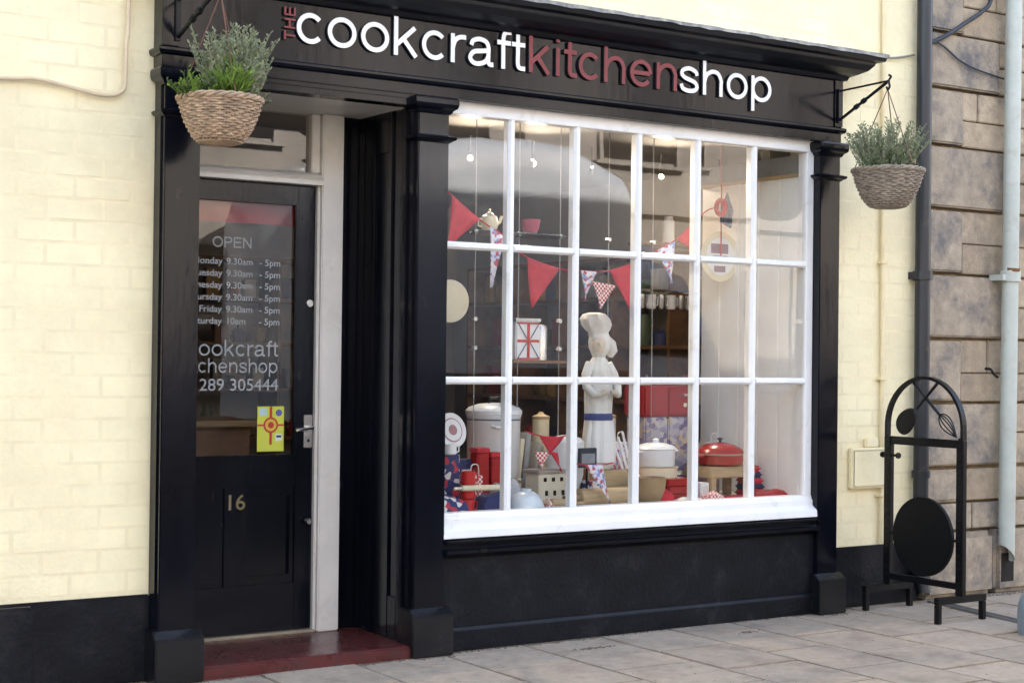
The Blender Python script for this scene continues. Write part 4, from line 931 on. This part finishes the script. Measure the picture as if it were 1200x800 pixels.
obj('nose', MB().tube([(bx - .05, by - .075, 1.425), (bx - .062, by - .092, 1.417)], .011, 10, rr=[.012, .008]), SKIN, ch, smooth=True)
hm = MB(); hr = []
for z, r in ((1.462, .060), (1.49, .058), (1.505, .066), (1.53, .080), (1.56, .082), (1.585, .062), (1.594, .03)): hr.append((z, r))
nn = 28
for z, r in hr:
    for k in range(nn): t = 2 * math.pi * k / nn; q = r * (.92 + .10 * math.sin(7 * t + z * 30) * (r > .06) + .05 * math.sin(3 * t + z * 20)); hm.v.append((bx - .004 + q * math.cos(t) - .22 * (z - 1.46), by - .004 + q * math.sin(t), z))
for i in range(len(hr) - 1):
    for k in range(nn): hm.f.append((i * nn + k, i * nn + (k + 1) % nn, (i + 1) * nn + (k + 1) % nn, (i + 1) * nn + k)); hm.mi.append(0)
hm.f.append(tuple(range((len(hr) - 1) * nn, len(hr) * nn))); hm.mi.append(0)
obj('chef_hat', hm, WCLOTH, ch, smooth=True)
obj('scarf', MB().tube([(bx + .03, by - .02, 1.46), (bx + .062, by - .01, 1.43), (bx + .082, by, 1.39), (bx + .08, by + .005, 1.36)], .02, 10, rr=[.022, .034, .032, .010]), WCLOTH, ch, smooth=True)
for s, nm in ((-1, 'arm'), (1, 'arm')):
    obj(nm, MB().tube([(bx + s * .055, by, 1.325), (bx + s * .088, by - .01, 1.27), (bx + s * .100, by - .03, 1.205), (bx + s * .075, by - .07, 1.165), (bx + s * .05, by - .085, 1.17)], .025, 12, rr=[.028, .026, .023, .02, .017]), WCLOTH, ch, smooth=True)
    obj('hand', MB().tube([(bx + s * .052, by - .084, 1.17), (bx + s * .030, by - .092, 1.176), (bx + s * .012, by - .092, 1.178)], .017, 10, rr=[.014, .018, .010]), SKIN, ch, smooth=True)
obj('belt', MB().loft([(bx, by, 1.030, .0785, .0665), (bx, by, 1.034, .080, .068), (bx, by, 1.062, .080, .068), (bx, by, 1.066, .0765, .0655)], 26), BLUEB, ch, smooth=True)
obj('apron', MB().folds([(bx, by - .012, .81, .088, .074), (bx, by - .012, .86, .088, .074), (bx, by - .012, .94, .086, .072), (bx, by - .010, 1.028, .068, .062)], 48, 11, .05, 3), ENAM, ch, smooth=True)
for s in (-1, 1): obj('leg', MB().tube([(bx + s * .04, by, .80), (bx + s * .042, by - .005, .70), (bx + s * .042, by - .012, .635)], .03, 12, rr=[.034, .03, .026]), WCLOTH, ch, smooth=True); obj('shoe', MB().loft([(bx + s * .044, by - .03, Z0, .03, .055), (bx + s * .044, by - .03, .622, .03, .055), (bx + s * .043, by - .02, .645, .022, .03)], 14), IRONMATT, ch, smooth=True)
for k, (dx, tz) in enumerate(((.0, .90), (.03, .94), (.055, .97))):
    tag(obj('wooden_spoon' if k else 'whisk_handle', MB().tube([(5.03 + dx, .42, .774), (4.985 + dx, .44, tz)], .007, 8, rr=[.009, .006]), ENAM, smooth=True), ['lowest white utensil leaning by the chef doll', 'middle white utensil leaning by the chef doll', 'tallest white utensil leaning by the chef doll'][k], 'utensil')
sgn = thing('price_sign', (4.672, .245, .70), 'dark framed sign standing before the chef doll', 'sign')
obj('frame', MB().box(4.618, 4.728, .235, .25, .80, .90), mat('slate', (.03, .035, .05), rough=.6), sgn, bevel=.003); obj('card', MB().box(4.632, 4.714, .2335, .2348, .822, .872), mat('grey_card', (.25, .27, .3), rough=.7), sgn); obj('post', MB().tube([(4.672, .245, Z0), (4.672, .245, .80)], .006, 8), IRON, sgn)
tag(obj('mixing_bowl', MB().lathe((4.645, .40, .634 + .0), [(.04, 0), (.07, .03), (.095, .12), (.098, .29), (.08, .31), (.02, .325)], 28), ENAM, smooth=True), 'white covered bowl behind the dark framed sign', 'bowl')
# pots
pt = thing('saucepan', (5.255, .42, Z0), 'beige casserole under the white one in the fourth column', 'pan')
obj('body', MB().lathe((5.255, .42, .70), [(.10, 0), (.112, .01), (.115, .075), (.120, .08), (.11, .08)], 32), CREAMC, pt, smooth=True)
obj('stand', MB().lathe((5.255, .42, Z0), [(.085, 0), (.085, .093)], 28), WOOD, pt, smooth=True)
pw = thing('saucepan', (5.25, .42, .782), 'white enamel casserole with lid on top of the beige one', 'pan')
obj('body', MB().lathe((5.25, .42, .782), [(.095, 0), (.104, .01), (.108, .088), (.114, .092), (.1, .092)], 32), ENAM, pw, smooth=True)
obj('lid', MB().lathe((5.25, .42, .875), [(.114, 0), (.10, .016), (.05, .03), (.016, .033), (.018, .05), (.008, .055)], 30), ENAM, pw, smooth=True)
for s in (-1, 1): obj('handle', MB().tube([(5.25 + s * .10, .40, .86), (5.25 + s * .135, .40, .862), (5.25 + s * .135, .43, .862), (5.25 + s * .10, .43, .86)], .006, 8), ENAM, pw, smooth=True)
tb = tag(obj('wooden_bowl', MB().lathe((5.02, .18, Z0), [(.035, 0), (.06, .02), (.083, .075), (.090, .14), (.084, .14), (.072, .07), (.02, .03)], 30), mat('tan_wood', (.36, .24, .13), rough=.5, var=.15), smooth=True), 'tan wooden bowl at the front below the casseroles', 'bowl')
cloth('gingham_napkin', 5.02, 5.20, .28, .40, Z0, .15, GING, 'red gingham napkin piled behind the wooden bowl', 'napkin', seed=3)
for k in range(3):
    t = tag(obj('red_book', MB().box(5.21 - k * .008, 5.40 - k * .012, .24, .38, Z0 + k * .040 + .0005 * k, Z0 + .038 + k * .040 + .0005 * k), REDE, bevel=.004), ['lowest red box of the pile below the casseroles', 'middle red box of the pile below the casseroles', 'topmost red box of the pile below the casseroles'][k], 'box')
cloth('white_napkin', 5.20, 5.36, .13, .22, Z0, .03, WCLOTH, 'white napkin in front of the red boxes', 'napkin', seed=4)
# red bread bin on floral tins
for k in range(2):
    tag(obj('floral_tin', MB().box(5.34 + k * .168, 5.503 + k * .168, .63, .80, Z0, 1.032), FLORAL2, bevel=.008), ['left floral patterned tin under the red bread bin', 'right floral patterned tin under the red bread bin'][k], 'tin')
bb = thing('bread_bin', (5.51, .72, 1.034), 'red enamel bread bin with steel handle on floral tins', 'bread bin')
obj('body', MB().box(5.33, 5.685, .63, .82, 1.034, 1.205), REDE, bb, bevel=.012)
obj('door', MB().box(5.50, 5.675, .624, .63, 1.045, 1.195), REDE, bb, bevel=.004)
obj('handle', MB().tube([(5.585, .622, 1.155), (5.59, .60, 1.155), (5.64, .60, 1.155), (5.645, .622, 1.155)], .007, 8), CHROME, bb, smooth=True)
obj('badge', MB().tube([(5.615, .6235, 1.10), (5.615, .62, 1.10)], .012, 14), CREAMC, bb)
# stool, casserole
st = thing('stool', (5.68, .38, Z0), 'pale wooden stool under the red casserole', 'stool')
obj('top', MB().box(5.515, 5.84, .28, .50, .715, .775), WOOD, st, bevel=.006)
for x in (5.545, 5.80):
    for y in (.305, .475): obj('leg', MB().box(x - .02, x + .02, y - .02, y + .02, Z0, .7145), WOOD, st, bevel=.004)
cs = thing('casserole', (5.67, .38, .776), 'red lidded casserole on the wooden stool', 'casserole')
obj('body', MB().lathe((5.67, .385, .776), [(.10, 0), (.125, .012), (.132, .055), (.138, .06), (.12, .06)], 34), REDE, cs, smooth=True)
obj('rim', MB().lathe((5.67, .385, .8365), [(.139, 0), (.139, .008)], 34), mat('casserole_cream', (.4, .27, .22), rough=.4), cs, smooth=True)
obj('lid', MB().lathe((5.67, .385, .845), [(.136, 0), (.125, .018), (.08, .045), (.02, .058)], 34), REDE, cs, smooth=True)
obj('knob', MB().lathe((5.67, .385, .903), [(.008, 0), (.008, .01), (.015, .014), (.014, .024), (.004, .027)], 14), IRON, cs, smooth=True)
for s in (-1, 1): obj('handle', MB().tube([(5.67 + s * .125, .36, .83), (5.67 + s * .165, .365, .832), (5.67 + s * .165, .405, .832), (5.67 + s * .125, .41, .83)], .008, 8), REDE, cs, smooth=True)
cloth('red_cloth', 5.545, 5.83, .12, .26, Z0, .028, REDF, 'flat red cloth on the display floor below the stool', 'cloth', seed=6)
for k, m in enumerate((REDF, NAVY, REDF, NAVY, REDF)):
    z = Z0 + k * .034; tag(obj('folded_towel', MB().box(5.80 + .004 * k, 5.925 - .01 * k, .28, .42, z + .0005, z + .033), m, bevel=.012, seg=3), ['lowest red folded towel of the stack by the white panel', 'lower navy folded towel of the stack by the white panel', 'middle red folded towel of the stack by the white panel', 'upper navy folded towel of the stack by the white panel', 'topmost red folded towel of the stack by the white panel'][k], 'towel')
cloth('red_towel', 5.70, 5.94, .10, .25, Z0, .055, REDE, 'spread red towel in the right corner of the display', 'towel', seed=9)
# hanging plate and cluster on the right
hp = thing('hanging_plate', (5.875, .60, 1.80), 'round cream plate with a flag patch hanging near the white panel', 'plate')
obj('plate', MB().tube([(5.845, .62, 1.938), (5.845, .612, 1.938), (5.845, .604, 1.938)], .1, 40, rr=[.11, .138, .142]), CREAMC, hp, smooth=True)
obj('centre', MB().tube([(5.845, .6035, 1.938), (5.845, .602, 1.938)], .105, 36), ENAM, hp)
obj('patch', MB().box(5.775, 5.90, .600, .6015, 1.955, 2.01), mat('plum_print', (.20, .10, .17), rough=.6), hp); obj('patch', MB().box(5.80, 5.88, .600, .6015, 1.85, 1.885), MATS['plum_print'], hp)
obj('patch', MB().box(5.79, 5.895, .6002, .6015, 1.92, 1.945), mat('sky_print', (.45, .52, .62), rough=.6), hp)
obj('ribbon', MB().tube([(5.845, .598, 1.945), (5.845, .598, 2.35)], .004, 6), REDF, hp)
hk = thing('fabric_ring', (5.80, .55, 2.20), 'red fabric ring hanging above the cream plate', 'ring')
obj('ring', MB().tube([(5.80 + .034 * math.cos(t), .55, 2.21 + .040 * math.sin(t)) for t in [2 * math.pi * k / 24 for k in range(25)]], .014, 8, cap=False), REDF, hk, smooth=True); obj('cord', MB().tube([(5.80, .55, 2.255), (5.80, .55, 2.60)], .002, 5), REDF, hk)
tag(obj('hanging_cloth', MB().prism([(5.82, 2.13), (5.90, 2.10), (5.915, 2.20), (5.87, 2.30), (5.83, 2.22)], 'y', .575, .582), mat('slate_print', (.16, .18, .25), rough=.8, var=.3, scale=30)), 'blue grey cloth hanging beside the red ring', 'cloth')
tag(obj('glass_jar', MB().lathe((5.665, .85, 2.02), [(.03, 0), (.036, .01), (.036, .12), (.026, .135), (.026, .15)], 18), ENAM, smooth=True), 'pale jar on the high shelf in the fourth upper pane', 'jar')
tag(obj('high_shelf', MB().box(5.45, 5.95, .80, .95, 2.0, 2.018), DWOOD, bevel=.003), 'short dark shelf high in the fourth column', 'shelf')
# utensil rack with hanging mugs behind
rk = thing('mug_rack', (5.92, 1.22, 1.62), 'steel rack of hanging pale mugs behind the fourth column', 'rack')
obj('rail', MB().tube([(5.70, 1.22, 1.765), (6.22, 1.22, 1.765)], .008, 8), CHROME, rk, smooth=True)
for s in (5.71, 6.21): obj('hanger', MB().tube([(s, 1.22, 1.765), (s, 1.22, 2.60)], .005, 6), CHROME, rk)
for k in range(6): cup(5.76 + k * .075, 1.22, 1.655, .030, .085, ENAM if k % 2 else CHROME, 'hanging_mug', ['pale', 'steel'][0 if k % 2 else 1] + ' mug hanging on the steel rack, ' + ['first', 'second', 'third', 'fourth', 'fifth', 'sixth'][k] + ' along', 'mug')
# bunting
def bunting(name, pts, flags, y, label):
    t = thing(name, (pts[0][0], y, min(f[2][1] for f in flags)), label, 'bunting')
    P = spl3([(p[0], p[2] if len(p) > 2 else y, p[1]) for p in pts]); obj('string', MB().tube(P, .0035, 6), REDF, t, smooth=True)
    for a, b, c, m in flags:
        n = 7; fm = MB()
        for i in range(n + 1):
            v = i / n; l = Vector(a).lerp(Vector(c), v); r = Vector(b).lerp(Vector(c), v)
            for k in range(5):
                u = k / 4; q = l.lerp(r, u); w = .012 * math.sin(u * 3.1 + v * 2.2 + a[0] * 9) * (v * .8 + .2)
                fm.v.append((q.x, y - .006 + w, q.y))
        for i in range(n):
            for k in range(4): fm.f.append((i * 5 + k, i * 5 + k + 1, i * 5 + k + 6, i * 5 + k + 5)); fm.mi.append(0)
        o = obj('flag', fm, m, t, smooth=True)
        so = o.modifiers.new('cloth', 'SOLIDIFY'); so.thickness = .0016
bunting('bunting', [(3.70, 2.22), (3.81, 2.135), (3.98, 2.02), (4.14, 1.935), (4.24, 1.855), (4.46, 1.797), (4.60, 1.792), (4.75, 1.797), (4.91, 1.842), (5.08, 1.92), (5.20, 1.98), (5.29, 2.055), (5.40, 2.14), (5.60, 2.18, .38), (5.775, 2.215, .54)],
        [((3.83, 2.12), (3.985, 2.015), (3.80, 1.86), REDF), ((4.045, 1.985), (4.135, 1.935), (4.055, 1.69), FLORAL), ((4.262, 1.845), (4.455, 1.797), (4.290, 1.60), REDF),
         ((4.585, 1.794), (4.685, 1.79), (4.615, 1.645), FLORAL), ((4.655, 1.742), (4.81, 1.725), (4.712, 1.605), GING), ((4.762, 1.797), (4.93, 1.848), (4.905, 1.60), REDF),
         ((5.075, 1.918), (5.185, 1.97), (5.165, 1.75), FLORAL), ((5.20, 1.98), (5.315, 2.075), (5.285, 1.935), REDF)], .2, 'long string of red and patterned flags across the window')
bunting('bunting', [(4.30, .99), (4.385, .968), (4.46, .955), (4.54, .96), (4.62, .98)],
        [((4.385, .966), (4.535, .957), (4.45, .872), REDF), ((4.36, .885), (4.448, .886), (4.40, .795), GING), ((4.448, .89), (4.495, .88), (4.52, .785), REDF)], .26, 'short low string of red and gingham flags over the toy house')
bunting('bunting', [(4.50, .835), (4.575, .825), (4.68, .822), (4.75, .83)],
        [((4.572, .824), (4.682, .822), (4.738, .622), FLORAL)], .13, 'blue floral flag dangling in front of the thick rolling pin')
# red blind inside the door, counter seen through it
obj('blind', MB().box(2.5, 3.2, .60, .606, 1.965, 2.08), mat('red_blind', (.55, .015, .018), rough=.7), label='red roller blind rolled down behind the door top', cat='blind')
cn = thing('counter', (2.9, 2.2, .045), 'brown shop counter dimly seen through the door glass', 'counter')
obj('body', MB().box(2.6, 3.6, 2.0, 2.6, .045, .95), DWOOD, cn, bevel=.004); obj('top', MB().box(2.55, 3.65, 1.95, 2.65, .951, .985), WOOD, cn, bevel=.004)

# ================================================================== across the street (seen in the glass)
ob = thing('terrace_house', (10, -11.3, 0), 'sunlit sandstone terrace across the street reflected in the window', 'building')
OS = mat('opposite_sandstone', (.25, .255, .26), rough=.9, var=.12, scale=1.5, bump=.3, bscale=12, stain=(.16, .165, .17), stain_at=.58, stain_scale=1.4)
obj('wall', MB().box(-14, 34, -18, -11.25, 0, 6.6), OS, ob)
obj('roof', MB().prism([(-18.3, 6.6), (-10.95, 6.6), (-14.6, 8.6)], 'x', -14.2, 34.2), MATS['roof_slate'], ob)
obj('cornice', MB().box(-14.1, 34.1, -11.25, -11.0, 6.3, 6.595).box(-14.1, 34.1, -11.25, -11.15, 3.35, 3.6), OS, ob)
DG = mat('dark_window', (.02, .022, .025), rough=.08, var=.1)
for k in range(16):
    x = -12.5 + k * 2.9
    for z0, z1 in ((.95, 2.7), (4.1, 5.9)):
        w = obj('window', MB().box(x - .55, x + .55, -11.25, -11.235, z0, z1), DG, ob)
        obj('frame', MB().box(x - .62, x - .552, -11.25, -11.19, z0 - .06, z1 + .06).box(x + .552, x + .62, -11.25, -11.19, z0 - .06, z1 + .06).box(x - .552, x + .552, -11.25, -11.19, z1, z1 + .06).box(x - .7, x + .7, -11.25, -11.15, z0 - .1, z0 - .061).box(x - .55, x + .55, -11.234, -11.2, (z0 + z1) / 2 - .03, (z0 + z1) / 2 + .03), OS, w)
# lorry parked across the street, outside the frame, reflected in the upper panes
vn = thing('lorry', (9.7, -9.4, -.12), 'pale blue box lorry parked across the street reflected in the upper panes', 'lorry')
VW = mat('lorry_paint', (.44, .52, .62), rough=.2, var=.03, coat=.5)
VD = mat('lorry_lower_paint', (.08, .09, .11), rough=.3, var=.05)
vz = -.12
def section(y0, y1, zb, zt, r, n=8):
    P = [(y0, zb), (y1, zb)]
    P += [(y1 - r + r * math.cos(R(90 * k / n)), zt - r + r * math.sin(R(90 * k / n))) for k in range(n + 1)]
    P += [(y0 + r - r * math.sin(R(90 * k / n)), zt - r + r * math.cos(R(90 * k / n))) for k in range(n + 1)]
    return P
def shell(xs, zb):
    m = MB()
    for x, top, ins in xs: m.v += [(x, y, z) for y, z in section(-10.6 + ins, -8.2 - ins, vz + zb, vz + top, .42)]
    n = len(m.v) // len(xs)
    for i in range(len(xs) - 1):
        for j in range(n): m.f.append((i * n + j, i * n + (j + 1) % n, (i + 1) * n + (j + 1) % n, (i + 1) * n + j)); m.mi.append(0)
    m.f += [tuple(range(n - 1, -1, -1)), tuple(range((len(xs) - 1) * n, len(xs) * n))]; m.mi += [0, 0]
    return m
obj('body', shell([(7.35, 3.2, .22), (7.5, 3.5, .1), (7.9, 3.7, 0), (9.4, 3.92, 0), (10.5, 3.86, .0), (11.2, 3.62, .03)], .75), VW, vn, smooth=True)
cb = obj('cab', shell([(11.25, 2.9, .05), (11.6, 2.85, .05), (12.3, 2.6, .08), (12.75, 1.9, .12), (12.95, 1.3, .2)], .45), VW, vn, smooth=True)
for y in (-8.245, -10.555): obj('side_window', MB().prism([(11.5, vz + 1.6), (12.45, vz + 1.6), (12.2, vz + 2.3), (11.5, vz + 2.4)], 'y', y - .012, y + .012), MATS['dark_window'], cb)
for y in (-8.19, -10.61): obj('side_skirt', MB().box(7.5, 11.2, y - .006, y + .006, vz + .5, vz + 1.3), VD, vn)
for x in (8.3, 12.0):
    for y in (-8.36, -10.44):
        wh = obj('wheel', MB().tube([(x, y - .13, vz + .46), (x, y + .13, vz + .46)], .46, 28), mat('tyre', (.02, .02, .02), rough=.8), vn, smooth=True, bevel=.03)
        s_ = 1 if y > -9 else -1; obj('rim', MB().tube([(x, y + s_ * .131, vz + .46), (x, y + s_ * .145, vz + .46)], .27, 20), CHROME, wh)

# ================================================================== small clutter in the display, grit along the wall foot
rc = random.Random(5)
CL = [('paper_bag', (4.03, .33), .05, .04, .17, GING, 'red gingham gift bag among the red boxes'), ('card_box', (4.06, .46), .06, .05, .24, NAVY, 'navy box behind the red gingham gift bag'),
      ('spice_tin', (4.36, .44), .04, .04, .14, FLORAL, 'blue floral spice tin beside the toy house'), ('spice_tin', (4.60, .31), .035, .03, .11, REDE, 'small red spice tin between toy house and sign'),
      ('card_box', (4.76, .33), .04, .04, .12, PRINT, 'navy printed box under the chef doll apron'), ('paper_bag', (5.09, .58), .06, .05, .30, FLORAL, 'blue floral gift bag behind the casseroles'),
      ('card_box', (5.10, .47), .05, .05, .15, REDF, 'plain red box left of the casseroles'), ('spice_tin', (5.42, .45), .04, .04, .15, NAVY, 'navy tin between casseroles and wooden stool'),
      ('card_box', (5.46, .30), .035, .035, .09, ENAM, 'small white box left of the wooden stool'), ('paper_bag', (5.79, .62), .05, .04, .28, FLORAL2, 'folk floral bag beside the white panel'),
      ('card_box', (3.77, .50), .08, .06, .34, CREAMC, 'cream box at the left end behind the printed tin'), ('card_box', (3.78, .70), .09, .06, .44, REDE, 'tall red box at the left end of the display')]
for nm, (x, y), w, d, hh, m, lab in CL:
    t = thing(nm, (x, y, Z0), lab, nm.split('_')[1])
    a = rc.uniform(-.25, .25)
    if 'tin' in nm:
        obj('body', MB().lathe((x, y, Z0), [(w, 0), (w, hh * .82)], 20), m, t, smooth=True); obj('lid', MB().lathe((x, y, Z0 + hh * .82 + .0005), [(w * 1.05, 0), (w * 1.05, hh * .12), (w * .9, hh * .16)], 20), CHROME, t, smooth=True)
    else:
        b = MB().box(x - w, x + w, y - d, y + d, Z0, Z0 + hh); obj('body', b, m, t, bevel=.004)
        if 'bag' in nm: obj('handle', MB().tube(spl3([(x - w * .5, y - d + .002, Z0 + hh), (x - w * .35, y - d, Z0 + hh + .05), (x + w * .35, y - d, Z0 + hh + .05), (x + w * .5, y - d + .002, Z0 + hh)]), .003, 6), WCLOTH, t)
        else: obj('label', MB().box(x - w * .6, x + w * .6, y - d - .0012, y - d - .0004, Z0 + hh * .45, Z0 + hh * .8), WCLOTH, t)
    t.rotation_euler.z = a
tag(obj('back_riser', MB().box(3.56, 4.15, .74, .94, Z0, .86), DWOOD, bevel=.004), 'dark riser at the back left of the display', 'riser')
tag(obj('back_riser', MB().box(4.50, 5.30, .74, .94, Z0, .84), DWOOD, bevel=.004), 'dark riser at the back middle of the display', 'riser')
PAL = [(RM, 'red'), (ENAM, 'white'), (NAVY, 'navy'), (CREAMC, 'cream'), (REDE, 'dark red'), (FLORAL, 'blue floral'), (CHROME, 'steel')]
SEQ = [(3.64, .861, 3), (3.76, .861, 0), (3.88, .861, 5), (4.00, .861, 1), (4.10, .861, 2), (4.56, .841, 4), (4.67, .841, 6), (4.79, .841, 3), (5.02, .841, 0), (5.13, .841, 5), (5.24, .841, 1)]
for k, (x, z, pi_) in enumerate(SEQ):
    m, cn_ = PAL[pi_]; kind = k % 3; y = .84; hgt = .13 + .05 * ((k * 7) % 3)
    lab = f'{cn_} {["mug", "canister", "bowl"][kind]} on the back {"left" if x < 4.3 else "middle"} riser, number {k + 1 if x < 4.3 else k - 4} from its left'
    lab = lab.replace('number 1 from', 'first from').replace('number 2 from', 'second from').replace('number 3 from', 'third from').replace('number 4 from', 'fourth from').replace('number 5 from', 'fifth from').replace('number 6 from', 'sixth from')
    if kind == 0: cup(x, y, z, .040, .09, m, 'mug', lab, 'mug')
    elif kind == 1:
        t = thing('canister', (x, y, z), lab, 'canister'); obj('body', MB().lathe((x, y, z), [(.044, 0), (.046, .01), (.046, hgt)], 20), m, t, smooth=True); obj('lid', MB().lathe((x, y, z + hgt + .0005), [(.048, 0), (.048, .016), (.02, .026), (.01, .04)], 20), WOOD, t, smooth=True)
    else: tag(obj('bowl', MB().lathe((x, y, z), [(.026, 0), (.042, .02), (.054, .07), (.05, .07), (.03, .02)], 20), m, smooth=True), lab, 'bowl')
for k, (x, y, w, hh, m, lab) in enumerate(((3.70, .28, .07, .15, REDF, 'red tea towel roll behind the printed tea towel'), (4.20, .20, .03, .06, RM, 'small red cloth knob beside the upturned bowl'), (4.43, .20, .05, .05, GING, 'gingham cloth in front of the toy house'), (4.98, .27, .06, .09, BLUEB, 'blue cloth between rolling pin and wooden bowl'), (5.14, .21, .05, .08, REDF, 'red cloth beside the wooden bowl'), (5.45, .19, .06, .05, GING, 'gingham cloth in front of the stool'), (5.62, .66, .09, .10, REDF, 'red cloth behind the stool'))):
    cloth('folded_cloth', x - w, x + w, y - w * .8, y + w * .8, Z0, hh, m, lab, 'cloth', seed=20 + k)
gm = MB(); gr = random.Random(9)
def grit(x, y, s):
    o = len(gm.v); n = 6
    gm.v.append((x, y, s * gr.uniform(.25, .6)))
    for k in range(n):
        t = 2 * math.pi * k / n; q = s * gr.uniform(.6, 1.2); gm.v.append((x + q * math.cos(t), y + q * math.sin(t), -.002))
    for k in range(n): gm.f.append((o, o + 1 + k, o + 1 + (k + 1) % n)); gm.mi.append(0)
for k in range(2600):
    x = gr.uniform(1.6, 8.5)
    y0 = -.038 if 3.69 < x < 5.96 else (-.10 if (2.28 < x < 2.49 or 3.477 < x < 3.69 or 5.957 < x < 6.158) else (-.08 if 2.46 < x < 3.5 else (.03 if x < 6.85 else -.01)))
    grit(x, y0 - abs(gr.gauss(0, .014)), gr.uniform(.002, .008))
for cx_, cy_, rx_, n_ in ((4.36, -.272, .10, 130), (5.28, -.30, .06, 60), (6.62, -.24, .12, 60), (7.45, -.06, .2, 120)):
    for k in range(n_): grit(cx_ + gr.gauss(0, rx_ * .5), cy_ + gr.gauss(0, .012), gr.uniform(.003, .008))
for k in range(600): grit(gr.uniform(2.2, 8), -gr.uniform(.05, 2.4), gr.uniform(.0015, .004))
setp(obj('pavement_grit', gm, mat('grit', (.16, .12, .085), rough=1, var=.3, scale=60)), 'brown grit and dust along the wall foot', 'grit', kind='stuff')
